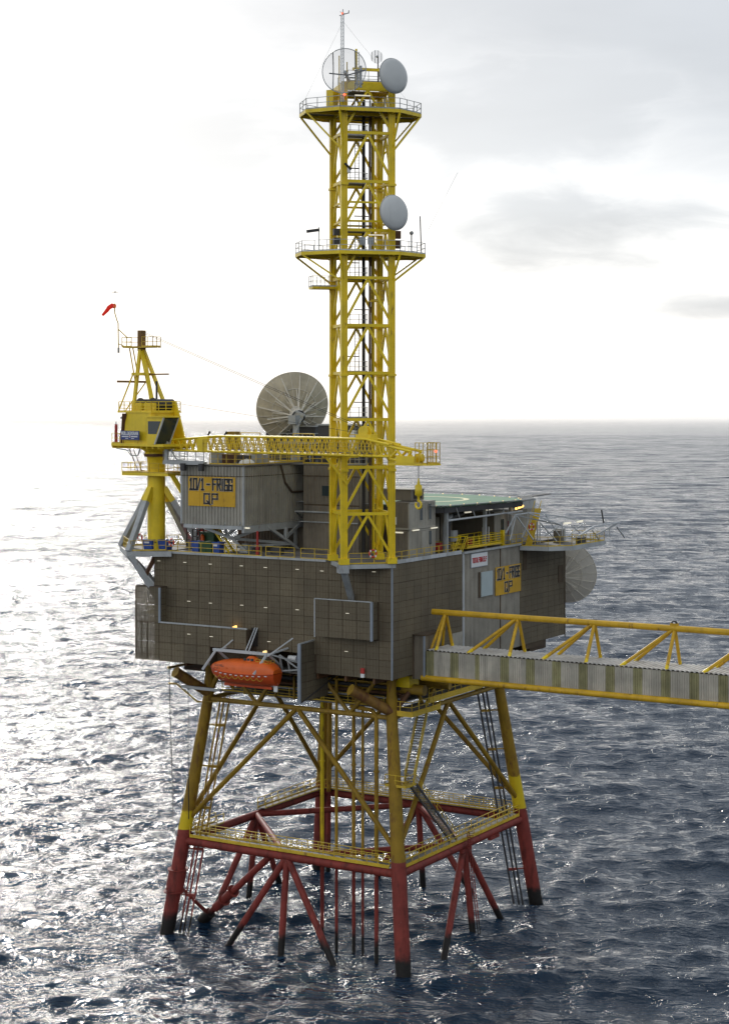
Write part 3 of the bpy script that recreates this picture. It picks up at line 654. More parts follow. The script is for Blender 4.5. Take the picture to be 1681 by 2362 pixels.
    # little balconies on the left end
    for (z0, b0, b1, ext) in ((34.2, -13.5, -8.5, 3.2), (30.6, -12.5, -8.5, 2.6), (37.6, -13, -9, 1.4)):
        g = part('balcony', MB().box((AL - ext, b0, z0), (AL, b1, z0 + .28)), 'white_paint', B)
        part('railing', MB().rail([(AL, b0, z0 + .28), (AL - ext, b0, z0 + .28), (AL - ext, b1, z0 + .28), (AL, b1, z0 + .28)]), 'rail_yellow', g)
        part('stay', MB().beam((AL - ext + .1, b0 + .1, z0), (AL, b0 + .1, z0 + 3.2 if z0 > 33 and z0 < 36 else z0 - 1.5), .1), 'galv', g)
    part('winch_box', MB().box((-18.6, -12.8, 34.5), (-17.3, -11.2, 35.4)), 'galv', B); part('locker', MB().box((-18.6, -12.2, 30.9), (-17.9, -11.0, 32.7)), 'brown_steel', B)
    # two long hoses hanging from the left underside
    e0 = V((-14.25, -16, 29.5)); f0 = onb(405, 1935, -15); pts = [e0, V((-14.2, -15.9, 24)), V((-14.1, -15.6, 16)), f0 + V((-.3, 0, 1.6)), f0 + V((.1, 0, .5)), f0 + V((.8, .5, .05))]
    part('hanging_hose', MB().path(pts, .055, 6), 'cable', B); e0 = V((-11.65, -16, 27)); part('hanging_cable', MB().path([e0, V((-11.65, -16, 18.2)), V((-12.2, -15.2, 12.5))], .05, 6), 'cable', B)
    part('hose_arm', MB().path([V((-14.25, -16, 27.3)), V((-13.2, -16, 27.3)), V((-11.2, -15.0, 25.4)), V((-9.5, -13.6, 25.3))], .09, 6), 'old_yellow', B)
make_block()

# ------------------------------------------------------------------ upper buildings
def make_module():
    a0, a1, b0, b1, z0, z1 = -12.55, -4.35, -16.0, -4.2, 44.85, 51.2
    M = thing('overhanging_module', 'grey corrugated cabin module overhanging the deck on a steel frame, carrying a yellow sign', 'module', (a0, b0, ZT))
    part('wall', MB().box((a0, b0, z0), (a1, b1, z1)), 'core', M)
    sheets(M, 'f', a0, a1, z0, z1 - .05, b0 - .01, 1.64, 'cladding_grey', .41, .12); sheets(M, 'r', b0, b1, z0, z1 - .05, a1 + .01, 1.7, 'cladding_grey', .42, .14)
    for x, y in ((a1, b0), (a0, b0)): part('corner_trim', MB().box((x - .06, y - .13, z0), (x + .13, y + .06, z1)), 'grey_steel', M)
    part('rain_band', MB().box((a0 - .05, b0 - .16, z1 - 1.12), (a1 + .12, b0 - .05, z1 - 1.05)), 'core', M); part('rain_band', MB().box((a1 + .04, b0, z1 - 1.12), (a1 + .15, b1, z1 - 1.05)), 'core', M)
    part('base_beam', MB().box((a0 + .3, b0 - .05, z0 - .42), (a1, b0 + .25, z0 - .01)), 'grey_steel', M); part('base_beam', MB().box((a1 - .2, b0 - .05, z0 - .75), (a1 + .1, b1, z0 - .01)), 'grey_steel', M)
    part('base_beam', MB().box((a0 + .3, b0, z0 - .42), (a0 + .6, b1, z0 - .01)), 'grey_steel', M); part('floor', MB().box((a0 + .6, b0 + .25, z0 - .2), (a1 - .2, b1, z0 - .01)), 'dark', M)
    part('down_pipe', MB().path([V((a1 + .2, b0 + 6.8, z1)), V((a1 + .25, b0 + 7.6, z1 - 2)), V((a1 + .25, b0 + 9, z1 - 3.1)), V((a1 + .25, b1, z1 - 3.1))], .12), 'core', M)
    # steel frame underneath
    S = lambda x, y: (380 + x / 4.776, 1190 + y / 4.776)
    A1 = onb(*S(745, 250), -14.0); P = ona(*S(1125, 112), a1); Q = ona(*S(1395, 303), a1 + .3); E_ = ona(*S(1540, 35), a1); G = ona(*S(1335, 235), a1 + .2); Q2 = ona(*S(1505, 395), a1 + .5)
    for p, q, w in ((A1, P, .32), (P, Q, .3), (Q, Q2, .25), (A1, Q, .28), (V((a1 - 3, -13, 42.3)), Q, .28), (E_, G, .3), (V((G.x, G.y, z0 - .6)), G, .3), (V((a0 + 3.0, b0 + .2, z0 - .4)), A1, .3), (A1, V((A1.x + 1.6, A1.y + .6, ZT + .15)), .25)):
        part('frame_strut', MB().beam(p, q, w), 'grey_steel', M)
    for p, q in ((onb(*S(675, 80), b0), onb(*S(675, 205), -14.6)), (onb(*S(840, 75), b0), onb(*S(700, 205), -14.6))): part('frame_strut', MB().beam(p, q, .26), 'grey_steel', M)
    for x in (a1 - .3,): part('frame_column', MB().beam((x, -5.5, ZT), (x, -5.5, z0), .3), 'grey_steel', M)
    e = onb(*S(915, 132), b0 + .3); part('light_fitting', MB().box((e.x - .28, b0 + .1, e.z - .08), (e.x + .28, b0 + .3, e.z + .06)), 'tube_lamp', M)
    # roof edge, catwalk and railings
    part('roof_slab', MB().box((a0 - .15, b0 - .3, z1), (a1 + .3, b1, z1 + .18)), 'grating', M)
    g = part('catwalk', MB().box((a0 - 1.9, b0 - .9, z1 + .1), (a0 + 3.6, b0 - .3, z1 + .42)), 'galv', M); part('catwalk', MB().box((a0 - 1.9, b0 - .3, z1 + .1), (a0 - .15, b0 + 3.0, z1 + .42)), 'galv', M)
    part('railing', MB().rail([(a0 - 1.85, b0 + 3, z1 + .4), (a0 - 1.85, b0 - .85, z1 + .4), (a0 + 3.6, b0 - .85, z1 + .4)], step=1.1), 'galv', M)
    part('railing', MB().rail([(a0 + 3.9, b0 - .2, z1 + .18), (a1 + .1, b0 - .2, z1 + .18), (a1 + .1, b1, z1 + .18)], step=1.2), 'rail_yellow', M)
    part('railing', MB().rail([(a0, b1 + .5, z1 + .18), (a1, b1 + .5, z1 + .18)], step=1.2), 'rail_yellow', M)
    part('mast_post', MB().box((a0 - 1.75, b0 - .8, z1 + .4), (a0 - 1.4, b0 - .45, z1 + 3.1)), 'grey_steel', M); part('mast_stay', MB().beam((a0 - 1.5, b0 - .6, z1 + 2.3), (a0 - .1, b0 - .6, z1 + .5), .14), 'grey_steel', M)
    for x in (a0 + .7, a0 + 3.1): part('roller', MB().box((x, b0 - 1.2, z1 - .55), (x + .5, b0 - .75, z1 + .25)), 'dark_steel', M)
    for i, (x, y, w, h) in enumerate(((-11.2, -12.5, 1.1, 1.3), (-9.4, -12.9, .9, 1.0), (-7.6, -12.6, 1.5, .9), (-6.0, -12.2, .8, 1.4), (-8.3, -9.5, 2.2, .9))): part('roof_unit', MB().box((x, y, z1 + .18), (x + w, y + 1.0, z1 + .18 + h)), ('galv', 'brown_steel', 'dark_steel', 'galv', 'cladding_grey')[i], M)
    part('roof_post', MB().box((-10.6, -10.4, z1 + .18), (-9.5, -9.3, z1 + 3.6)), 'old_yellow', M)
    part('roof_tarp', MB().lathe((-5.6, -13.6, z1 + .18), (0, 0, 1), [(0, .9), (.3, .75), (.5, .4), (.56, .02)], 12), 'white_paint', M)
make_module()

def make_quarters():
    Q = thing('quarters_house', 'tall brown corrugated deck house behind the lattice tower with a penthouse', 'deck house', (0, -7, ZT))
    part('wall', MB().box((-13.5, -4.15, ZT + .12), (-6.5, 14, 51.15)), 'core', Q); part('wall', MB().box((-6.5, -4.15, ZT + .12), (-2.6, -3.6, 51.15)), 'core', Q)
    part('wall', MB().box((-2.6, -7.0, ZT + .12), (4.6, -3.6, 51.15)), 'core', Q)
    sheets(Q, 'f', -12.5, -2.6, ZT + .12, 44.4, -4.16, 1.65, 'cladding_brown', .41, .07); sheets(Q, 'f', -4.2, -2.6, 44.4, 51.1, -4.16, 1.6, 'core', .4, .05)
    sheets(Q, 'f', -2.6, 4.6, ZT + .12, 46.7, -7.01, 1.8, 'cladding_brown', .45, .07); sheets(Q, 'f', -2.6, 4.6, 46.85, 51.1, -7.01, 1.8, 'cladding_brown', .45, .07)
    sheets(Q, 'r', -7.0, -3.7, ZT + .12, 51.1, 4.61, 1.6, 'cladding_brown', .41, .07)
    part('pipe', MB().path([V((-7.5, -5, 45.2)), V((-4.2, -5, 45.2)), V((-3.4, -7.4, 46.0)), V((4.6, -7.4, 46.0))], .1), 'galv', Q); part('pipe', MB().path([V((-4.5, -5.2, 44.6)), V((-2.9, -7.3, 44.9)), V((4.6, -7.3, 44.9))], .08), 'galv', Q)
    part('gutter', MB().box((-2.65, -7.15, 49.9), (4.7, -7.08, 50.0)), 'core', Q)
    part('window', MB().box((-.1, -7.14, 47.8), (1.6, -7.08, 48.9)), 'glass', Q); part('window_frame', MB().box((-.2, -7.11, 47.7), (1.7, -7.05, 49.0)), 'cladding_brown', Q)
    part('dark_gap', MB().box((-4.1, -4.4, ZT + .2), (-3.5, -4.28, 51.6)), 'dark', Q); part('gap_post', MB().box((-3.2, -4.6, 44.4), (-2.75, -4.3, 52.4)), 'core', Q)
    part('roof_slab', MB().box((-13.6, -7.1, 51.15), (4.7, -3.5, 51.3)), 'grating', Q); part('roof_slab', MB().box((-13.6, -3.5, 51.15), (-6.4, 14, 51.3)), 'grating', Q)
    part('railing', MB().rail([(-2.6, -7.0, 51.3), (4.6, -7.0, 51.3), (4.6, -4, 51.3)], step=1.2), 'rail_yellow', Q)
    part('penthouse', MB().box((-1.0, -6.5, 51.3), (4.5, -3.7, 55.5)), 'dark_steel', Q); part('penthouse_roof', MB().box((-1.2, -6.7, 55.5), (4.7, -3.6, 55.65)), 'galv', Q)
    part('penthouse', MB().box((-13.4, 1.5, 51.3), (-6.5, 6, 55.2)), 'dark_steel', Q); part('penthouse_roof', MB().box((-13.6, 1.3, 55.2), (-6.4, 6.2, 55.35)), 'galv', Q)
    part('vent_hood', MB().box((3.1, -6.75, 52.8), (4.0, -6.52, 55)), 'white_paint', Q); part('door', MB().box((2.2, -7.12, ZT + .15), (3.2, -7.08, ZT + 2.2)), 'galv', Q)
make_quarters()

def make_cabins():
    lab = ('lower brown corrugated container cabin with door standing on the main deck', 'upper brown corrugated container cabin stacked on another, two small windows')
    a0, a1, b0, b1 = 10.0, 12.5, -10.1, -4.5
    for k in range(2):
        z0 = ZT + .2 + k * 2.9; z1 = z0 + 2.85
        Cn = thing('container_cabin', lab[k], 'container', (a0, b0, z0), 'cabins stacked beside the tower')
        part('wall', MB().box((a0, b0, z0), (a1, b1, z1)), 'cabin_brown', Cn)
        sheets(Cn, 'f', a0 + .1, a1 - .1, z0 + .25, z1 - .15, b0 - .005, 1.2, 'cabin_brown', .4, .05); sheets(Cn, 'r', b0 + .12, b1 - .12, z0 + .25, z1 - .15, a1 + .005, 1.9, 'cladding_grey', .38, .06)
        for y in (b0, b1 - .12): part('corner_post', MB().box((a1 - .05, y - .03, z0), (a1 + .09, y + .15, z1)), 'cladding_grey', Cn)
        part('bottom_rail', MB().box((a1 - .05, b0 - .03, z0), (a1 + .085, b1 + .03, z0 + .25)), 'cladding_grey', Cn); part('top_rail', MB().box((a1 - .05, b0 - .03, z1 - .15), (a1 + .085, b1 + .03, z1)), 'cladding_grey', Cn)
        part('bottom_rail', MB().box((a0, b0 - .08, z0), (a1 + .08, b0 - .01, z0 + .2)), 'cladding_grey', Cn)
        if k == 0:
            part('door', MB().box((a1 + .05, b0 + 2.6, z0 + .3), (a1 + .13, b0 + 3.6, z1 - .25)), 'cladding_grey', Cn, 'pale grey steel door'); part('window', MB().box((a1 + .05, b0 + 4.3, z0 + 1.1), (a1 + .12, b0 + 4.75, z1 - .3)), 'glass', Cn)
            part('light_fitting', MB().box((a0 + .1, b0 - .22, z1 - .32), (a1 - .6, b0 - .06, z1 - .18)), 'tube_lamp', Cn)
            for y in (b0 + .6, b0 + 4.6): part('light_fitting', MB().box((a1 + .1, y, z1 - .1), (a1 + .24, y + 1.3, z1 + .02)), 'tube_lamp', Cn)
        else:
            for y in (b0 + 2.3, b0 + 4.2):
                w = part('window', MB().box((a1 + .05, y, z0 + .9), (a1 + .12, y + .5, z1 - .3)), 'glass', Cn); part('frame', MB().box((a1 + .03, y - .08, z0 + .82), (a1 + .09, y + .58, z1 - .22)), 'cladding_grey', w)
            part('notice_board', MB().box((a0 + .15, b0 - .09, z0 + .5), (a0 + 1.1, b0 - .07, z0 + 1.3)), 'sign_white', Cn); part('notice_mark', MB().box((a0 + .4, b0 - .11, z0 + .6), (a0 + .5, b0 - .095, z0 + 1.15)).box((a0 + .6, b0 - .11, z0 + .6), (a0 + .68, b0 - .095, z0 + 1.0)).box((a0 + .78, b0 - .11, z0 + .6), (a0 + .86, b0 - .095, z0 + 1.15)), 'sign_red', Cn)
    z = ZT + 6.02; Hd = thing('air_handling_box', 'low brown ventilation box with louvres on top of the container cabins', 'ventilation unit', (10, -7, z))
    part('casing', MB().box((7.9, -8.2, z), (11.7, -5.4, z + 1.15)), 'cabin_brown', Hd); part('louvre', MB().box((11.6, -7.6, z + .2), (11.76, -5.9, z + 1.0)), 'dark', Hd); part('rim', MB().box((7.8, -8.3, z + 1.15), (11.8, -5.3, z + 1.23)), 'cladding_grey', Hd)
make_cabins()

def onplane(x, y, p0, d):
    r = (x - CX) / F; X0, D0 = wor(p0[0], p0[1]); X1, D1 = wor(p0[0] + d[0], p0[1] + d[1])
    t = (r * D0 - X0) / ((X1 - X0) - r * (D1 - D0)); D = D0 + t * (D1 - D0)
    return V((p0[0] + t * d[0], p0[1] + t * d[1], HC - (y - YH) / F * D))

# ------------------------------------------------------------------ helideck
def make_helideck():
    c, ap, z = V((3.9, 6.8)), 10.1, 46.9
    PO = [(-3.2, -4.4), (11.8, -4.4), (13.0, -3.4), (15.0, 11.6), (12.8, 15.0), (5.0, 18.5), (-3.0, 18.5), (-6.0, 15.5), (-6.0, -1.6)]
    oct_ = lambda s: [(c.x + (x - c.x) * s, c.y + (y - c.y) * s) for x, y in PO]
    Hd = thing('helideck', 'green octagonal helideck with a pale yellow landing circle and netting round it', 'helideck', (c.x, c.y, ZT))
    part('deck_plate', MB().prism(oct_(1.0), z - .18, z), 'heli_green', Hd)
    m = MB(); n = 64
    vs = []
    for rr in (5.45, 6.1):
        for i in range(n): t = 2 * math.pi * i / n; vs.append((c.x + rr * math.cos(t), c.y + rr * math.sin(t), z + .006))
    m.add(vs, [(i, n + i, n + (i + 1) % n, (i + 1) % n) for i in range(n)]); part('landing_circle', m, 'line_cream', Hd)
    o0, o1 = oct_(1.0), oct_(1.0 + 1.35 / ap)
    for i in range(9):
        j = (i + 1) % 9; p, q, p1, q1 = (V((*e, z - .2)) for e in (o0[i], o0[j], o1[i], o1[j])); p1.z = q1.z = z + .12
        m = MB(); nseg = 5
        m.beam(p1, q1, .08); 
        for s in range(nseg + 1): m.beam(p.lerp(q, s / nseg), p1.lerp(q1, s / nseg), .07)
        f = part('net_frame', m, 'galv', Hd)
        mm = MB(); mm.add([p + V((0, 0, .02)), q + V((0, 0, .02)), q1, p1], [(0, 1, 2, 3)]); part('safety_net', mm, 'net', f)
        part('perimeter_girder', MB().beam(p + V((0, 0, -.30)), q + V((0, 0, -.30)), .2, .55), 'dark_steel', Hd)
        nl = max(1, round((q - p).length / 2.6))
        for s in range(nl): e = p.lerp(q, (s + .5) / nl); part('perimeter_lamp', MB().tube(e + V((0, 0, .12)), e + V((0, 0, .27)), .075, n=8), 'deck_lamp', Hd)
    for i in range(7): x = c.x - 8.4 + i * 2.8; part('deck_beam', MB().box((x - .15, c.y - 7.5, z - .9), (x + .15, c.y + 7.5, z - .2)), 'dark_steel', Hd)
    for x, y in ((12.7, -2.2), (12.9, 6.5), (12.9, 13), (4, 15.5), (-4, 15)): part('column', MB().beam((x, y, ZT + .1), (x, y, z - .8), .35), 'grey_steel', Hd)
    p, q = V((13.7, -3.6, z - 1.55)), V((14.6, 12.5, z - 1.35)); part('fire_main', MB().tube(p, q, .11, n=10), 'pale_trim', Hd)
    for s in (.15, .35, .55, .75, .95): e = p.lerp(q, s); part('hanger', MB().beam(e, e + V((-.5, 0, 1.3)), .08), 'galv', Hd)
    for s in (.33, .62): e = p.lerp(q, s); part('light_fitting', MB().box((e.x - .9, e.y - .5, e.z + .45), (e.x - .75, e.y + .9, e.z + .6)), 'tube_lamp', Hd)
    # cantilever at the far right end of the deck
    part('end_girder', MB().box((11.8, 15.2, z - 1.3), (13.4, 18.6, z - .3)), 'grey_steel', Hd); part('access_ramp', MB().beam((12.2, 15.5, z - .1), (13.8, 21.0, z + .25), 1.2, .1), 'dark_steel', Hd)
    part('ramp_lamp', MB().beam((13.9, 12.3, z - 1.1), (14.3, 13.4, z - .8), .2), 'flood_lamp', Hd)
make_helideck()
def make_under_house():
    U = thing('helideck_house', 'beige deck house with a door and red notices under the helideck', 'deck house', (8, 10, ZT))
    part('wall', MB().box((2.0, 9.8, ZT + .12), (12.4, 20.5, 45.5)), 'cabin_brown', U); sheets(U, 'r', 9.8, 20.5, ZT + .12, 45.5, 12.41, 1.8, 'cladding_grey', .45, .04)
    part('window', MB().box((12.42, 11.4, ZT + 1.4), (12.5, 12.1, ZT + 3.0)), 'glass', U)
    for z in (ZT + 1.1, ZT + 1.95): part('notice', MB().box((12.44, 13.2, z), (12.52, 14.1, z + .75)), 'sign_red', U); part('notice_print', MB().box((12.51, 13.35, z + .2), (12.53, 13.95, z + .5)), 'sign_white', U)
    part('back_wall', MB().box((-2.0, -3.4, ZT + .12), (6.5, 9.6, 45.6)), 'core', U); part('partition', MB().box((8.6, 3.5, ZT + .12), (8.9, 6.2, 45.6)), 'cladding_brown', U); part('door', MB().box((8.92, 4.2, ZT + .15), (8.97, 5.2, ZT + 2.3)), 'galv', U)
    part('panel_wall', MB().box((7.8, -.4, ZT + .12), (10.4, .4, 45.4)), 'cladding_grey', U)
    part('control_cabinet', MB().box((11.4, 1.0, ZT + 1.1), (11.8, 2.1, ZT + 2.3)), 'galv', U)
    for o_ in (0, .75): part('exhaust_duct', MB().path([V((12.2, -1.6 + o_, ZT + .1)), V((12.2, -1.6 + o_, ZT + 3.0)), V((12.2, -1.2 + o_, ZT + 3.6)), V((12.2, -.5 + o_, ZT + 3.9)), V((11.5, 3 + o_, ZT + 4.0))], .26, 12), 'dark_steel' if o_ else 'galv', U)
    for y in (7.4, 8.8): part('vent_post', MB().tube((12.2, y, ZT + .4), (12.2, y, ZT + 2.3), .09, n=8), 'white_paint', U)
    for y in (-2.6, 4.4, 9.2): part('fire_point', MB().box((11.6, y, ZT + .4), (12.1, y + .6, ZT + 1.2)), 'red', U)
    part('light_fitting', MB().tube((8.9, 2.2, ZT + 2.6), (9.0, 2.2, ZT + 2.6), .12, n=8), 'white_paint', U)
make_under_house()

# ------------------------------------------------------------------ lattice tower (stands at 45 degrees on the near corner)
r2 = math.sqrt(.5)
def T(t1, t2, z): return V((10.5 + (t1 - t2) * r2, -16.2 + (t1 + t2) * r2, z))
TZ = [42.3, 46.8, 51.5, 56.3, 61.0, 65.8, 70.6, 75.4, 80.3, 85.2, 89.6]
HS = 2.47
def make_tower():
    W = thing('lattice_tower', 'tall yellow lattice communication tower rising from the near deck corner', 'tower', (10.5, -16.2, ZT))
    cs = [(-1, -1), (1, -1), (1, 1), (-1, 1)]
    up45 = (r2, r2, 0)
    for s, t in cs:
        m = MB(); b_, t_ = T(s * HS, t * HS, 41.9), T(s * HS, t * HS, 89.6)
        d1, d2 = T(1, 0, 0) - T(0, 0, 0), T(0, 1, 0) - T(0, 0, 0)
        # two flange plates and a web: an H column
        for sg in (-1, 1): m.beam(b_ + d1 * (.26 * sg), t_ + d1 * (.26 * sg), .12, .60, d2)
        m.beam(b_, t_, .46, .40, d2)
        part('column', m, 'yellow', W)
        part('base_plate', MB().beam(T(s * HS, t * HS, 41.75), T(s * HS, t * HS, 42.35), .95, .95, d2), 'yellow', W)
        for z in (51.2, 60.8, 80.0): part('flange_joint', MB().beam(T(s * HS, t * HS, z - .12), T(s * HS, t * HS, z + .12), .80, .80, d2), 'yellow', W)
    for k in range(4):
        c1, c2 = cs[k], cs[(k + 1) % 4]
        for i, z in enumerate(TZ):
            if i == 0: continue
            p, q = T(c1[0] * HS, c1[1] * HS, z), T(c2[0] * HS, c2[1] * HS, z)
            part('girt', MB().beam(p, q, .26, .30), 'yellow', W)
            zb = TZ[i - 1] + .2; apx = p.lerp(q, .5)
            for c in (c1, c2):
                ft = T(c[0] * HS * .93, c[1] * HS * .93, zb) if False else T(c[0] * HS, c[1] * HS, zb)
                part('brace', MB().beam(apx - V((0, 0, .1)), ft, .2, .24), 'yellow', W)
        for z in (76.3, 78.2): part('girt', MB().beam(T(c1[0] * HS, c1[1] * HS, z), T(c2[0] * HS, c2[1] * HS, z), .18, .2), 'yellow', W)
    # inside landings, ladders and cable runs
    for i, z in enumerate(TZ[2:]):
        sx = 1 if i % 2 else -1
        g = part('landing', MB().beam(T(-1.9, 1.2, z + .12), T(.6, 1.2, z + .12), 1.3, .08), 'grating', W)
        part('railing', MB().rail([T(-2.0, .5, z + .15), T(.7, .5, z + .15), T(.7, 1.9, z + .15)], step=.9, r=.025), 'galv', g)
        m = MB(); x = -1.5 if i % 2 else -.1
        for o_ in (-.22, .22): m.beam(T(x + o_, 1.7, z), T(x + o_, 1.7, z + 4.6), .05)
        for n in range(15): m.beam(T(x - .22, 1.7, z + .3 + n * .3), T(x + .22, 1.7, z + .3 + n * .3), .035)
        part('ladder', m, 'galv', W)
        part('lamp_bar', MB().beam(T(-1.6 + 1.0 * (i % 2), 0.9, z + 1.75), T(-.1 + 1.0 * (i % 2), .9, z + 1.75), .14, .1), 'dark_steel', W)
        if i in (3,): 
            part('landing', MB().beam(T(.9, .4, z + 2.6), T(2.3, .4, z + 2.6), 1.2, .1), 'yellow', W); part('railing', MB().rail([T(.9, -.2, z + 2.65), T(2.3, -.2, z + 2.65), T(2.3, 1.0, z + 2.65)], step=.7), 'rail_yellow', W)
    part('cable_tray', MB().beam(T(.55, 1.5, 42.5), T(.55, 1.5, 89.2), .16, .3), 'cable', W); part('cable_tray', MB().beam(T(1.25, 1.6, 42.5), T(1.25, 1.6, 89.2), .34, .1, (r2, r2, 0)), 'brown_steel', W)
    m = MB()
    for o_ in (-.12, .0, .13): m.beam(T(1.25 + o_, 1.5, 42.5), T(1.25 + o_, 1.5, 88.5), .07)
    part('cable_bundle', m, 'dark_steel', W); part('waveguide', MB().beam(T(1.65, 1.9, 42.5), T(1.65, 1.9, 89), .28), 'yellow', W)
    # the two outrigger platforms
    def platform(z, w, f, bk, drop, rmat):
        P = [(-3.1, -f), (3.1, -f), (w, -.9), (w, 2.2), (3.1, bk), (-3.1, bk), (-w, 2.2), (-w, -.9)]
        pts = [T(x, y, z) for x, y in P]
        g = part('platform', MB().prism([(p.x, p.y) for p in pts], z - .05, z + .04), 'grating', W)
        m = MB()
        for i in range(8): m.beam(pts[i] + V((0, 0, -.14)), pts[(i + 1) % 8] + V((0, 0, -.14)), .12, .34)
        part('edge_beam', m, 'yellow', g)
        for x in (-HS, HS): part('floor_beam', MB().beam(T(x, -f + .1, z - .22), T(x, bk - .1, z - .22), .14, .3), 'yellow', g)
        for y in (-.9, 2.2): part('floor_beam', MB().beam(T(-w + .1, y, z - .22), T(w - .1, y, z - .22), .14, .3), 'yellow', g)
        part('railing', MB().rail([p + V((0, 0, .04)) for p in pts], step=1.4, r=.028, closed=True), rmat, g)
        for s in (-1, 1):
            for (x, y), lt in (((w - .1, -.9), -1), ((w - .1, 2.2), 1), ((3.1, -f + .05), -1)):
                part('strut', MB().beam(T(s * x, y, z - .3), T(s * HS, lt * HS, z - drop), .17), 'yellow', W)
    platform(87.55, 6.0, 3.4, 4.4, 4.3, 'galv'); platform(73.2, 6.45, 3.5, 4.5, 3.1, 'pale_trim')
    # small side balcony
    g = part('balcony', MB().beam(T(-5.0, 1.6, 69.75), T(-2.4, 1.6, 69.75), 1.8, .22), 'yellow', W); part('railing', MB().rail([T(-2.5, .7, 69.86), T(-5, .7, 69.86), T(-5, 2.5, 69.86), T(-2.5, 2.5, 69.86)], step=.85, r=.022), 'pale_trim', g); part('strut', MB().beam(T(-3, 1.6, 69.6), T(-2.4, 1.8, 68.2), .12), 'yellow', g)
    # head frame and equipment
    for y in (-HS, HS): part('head_beam', MB().beam(T(-HS - .3, y, 89.9), T(HS + .5, y, 89.9), .3, .7), 'yellow', W)
    for x in (-HS, HS): part('head_beam', MB().beam(T(x, -HS, 89.95), T(x, HS, 89.95), .3, .6), 'yellow', W)
    part('head_deck', MB().beam(T(-1.9, 0, 90.35), T(2.3, 0, 90.35), 4.6, .1), 'yellow', W); part('railing', MB().rail([T(-2.0, -2.2, 90.4), T(2.3, -2.2, 90.4), T(2.3, 2.2, 90.4), T(-2, 2.2, 90.4)], step=1.1, r=.025), 'galv', W)
    part('dish_arm', MB().beam(T(-1.6, -2.6, 91.55), T(2.4, -2.6, 91.55), .28), 'yellow', W); part('dish_arm_post', MB().beam(T(-1.2, -2.5, 90), T(-1.2, -2.5, 93.6), .16), 'yellow', W)
    for x, h in ((-3.0, 2.8), (-2.2, 2.2)): part('beacon_pole', MB().tube(T(x, -2.7, 88.6), T(x, -2.7, 88.6 + h + 1.4), .06, n=6), 'rail_yellow', W)
    part('equipment_box', MB().beam(T(-3.3, -.9, 87.7), T(-3.3, -.9, 89.6), 1.0, .8), 'yellow', W)
    part('camera_housing', MB().beam(T(-2.2, -2.9, 81.3), T(-1.9, -3.0, 81.3), .5, .5), 'white_paint', W); part('camera_tube', MB().tube(T(-2.5, -3.0, 82.0), T(-1.9, -3.2, 81.35), .13, n=10), 'dark', W)
    for x, y, z in ((-3.2, -1.8, 74.3), (-3.2, -1.8, 75.2)): part('equipment_box', MB().beam(T(x - .2, y, z), T(x + .7, y, z), .6, .65), 'dark_steel', W)
    for x in (0.15, 1.0): part('equipment_box', MB().beam(T(x - 1.1, -2.9, 74.3), T(x - .5, -2.9, 74.3), .2, .7), 'galv', W)
    for z in (74.1, 75.1): part('equipment_box', MB().beam(T(3.1, -1.4, z), T(3.7, -1.4, z), .4, .8), 'brown_steel', W)
    part('pole_lamp', MB().tube(T(4.8, -1.6, 73.3), T(4.8, -1.6, 75.2), .07, n=6).ball(T(4.8, -1.6, 75.3), .22), 'galv', W)
    part('whip_antenna', MB().tube(T(6.3, 0, 73.3), T(6.1, -.2, 77.2), .06, n=6), 'dark_steel', W)
    part('solar_panel', MB().beam(T(-5.9, -.6, 75.3), T(-4.6, -.6, 75.5), .12, .3), 'dark_steel', W); part('panel_post', MB().beam(T(-4.6, -.6, 73.3), T(-4.6, -.6, 75.8), .08), 'galv', W)
    for z, x in ((88.9, -.6), (74.9, .8)): part('light_fitting', MB().beam(T(x - .8, -2.75, z), T(x + .8, -2.75, z), .12, .1), 'tube_lamp', W)
    part('red_beacon', MB().ball(T(-2.6, -3.3, 88.8), .14), 'red_lamp', W)
    # cradle for the crane boom on the left side of the tower
    for zz, dz in ((52.4, 0),): part('boom_cradle', MB().beam(T(-4.6, -2.4, 52.6), T(-1.0, -2.4, 52.6), .4, .25), 'yellow', W)
    part('cradle_strut', MB().beam(T(-4.3, -2.6, 52.5), T(-2.2, -2.8, 49.8), .22), 'yellow', W); part('cradle_strut', MB().beam(T(-2.9, -2.6, 52.5), T(-3.2, -2.7, 51.2), .2), 'yellow', W)
    # foundation: steel under the legs that overhang the face
    F1 = T(-HS, -HS, 0)
    part('foot_beam', MB().beam(T(-HS - .6, -HS, 41.5), T(HS + .4, -HS, 41.5), .4, .42), 'grey_steel', W); part('foot_beam', MB().beam(T(-HS, -HS - .5, 41.5), T(-HS, HS, 41.5), .4, .42), 'grey_steel', W)
    part('foot_box', MB().beam(T(-HS - .1, -HS, 40.9), T(-HS - .1, -HS, 41.7), 1.2, 1.0, (r2, r2, 0)), 'grey_steel', W); part('foot_deck', MB().prism([(p.x, p.y) for p in (T(-HS, -HS, 0), T(HS, -HS, 0), T(-HS, HS, 0))], 41.6, 41.72), 'grating', W)
    part('foot_strut', MB().beam(F1 + V((0, 0, 41.0)), onb(812, 1386, BF + .1), .55, .55), 'grey_steel', W)
    part('railing', MB().rail([T(-HS + .5, -HS, 41.75), T(HS - .5, -HS, 41.75)], step=1.3), 'rail_yellow', W)
make_tower()

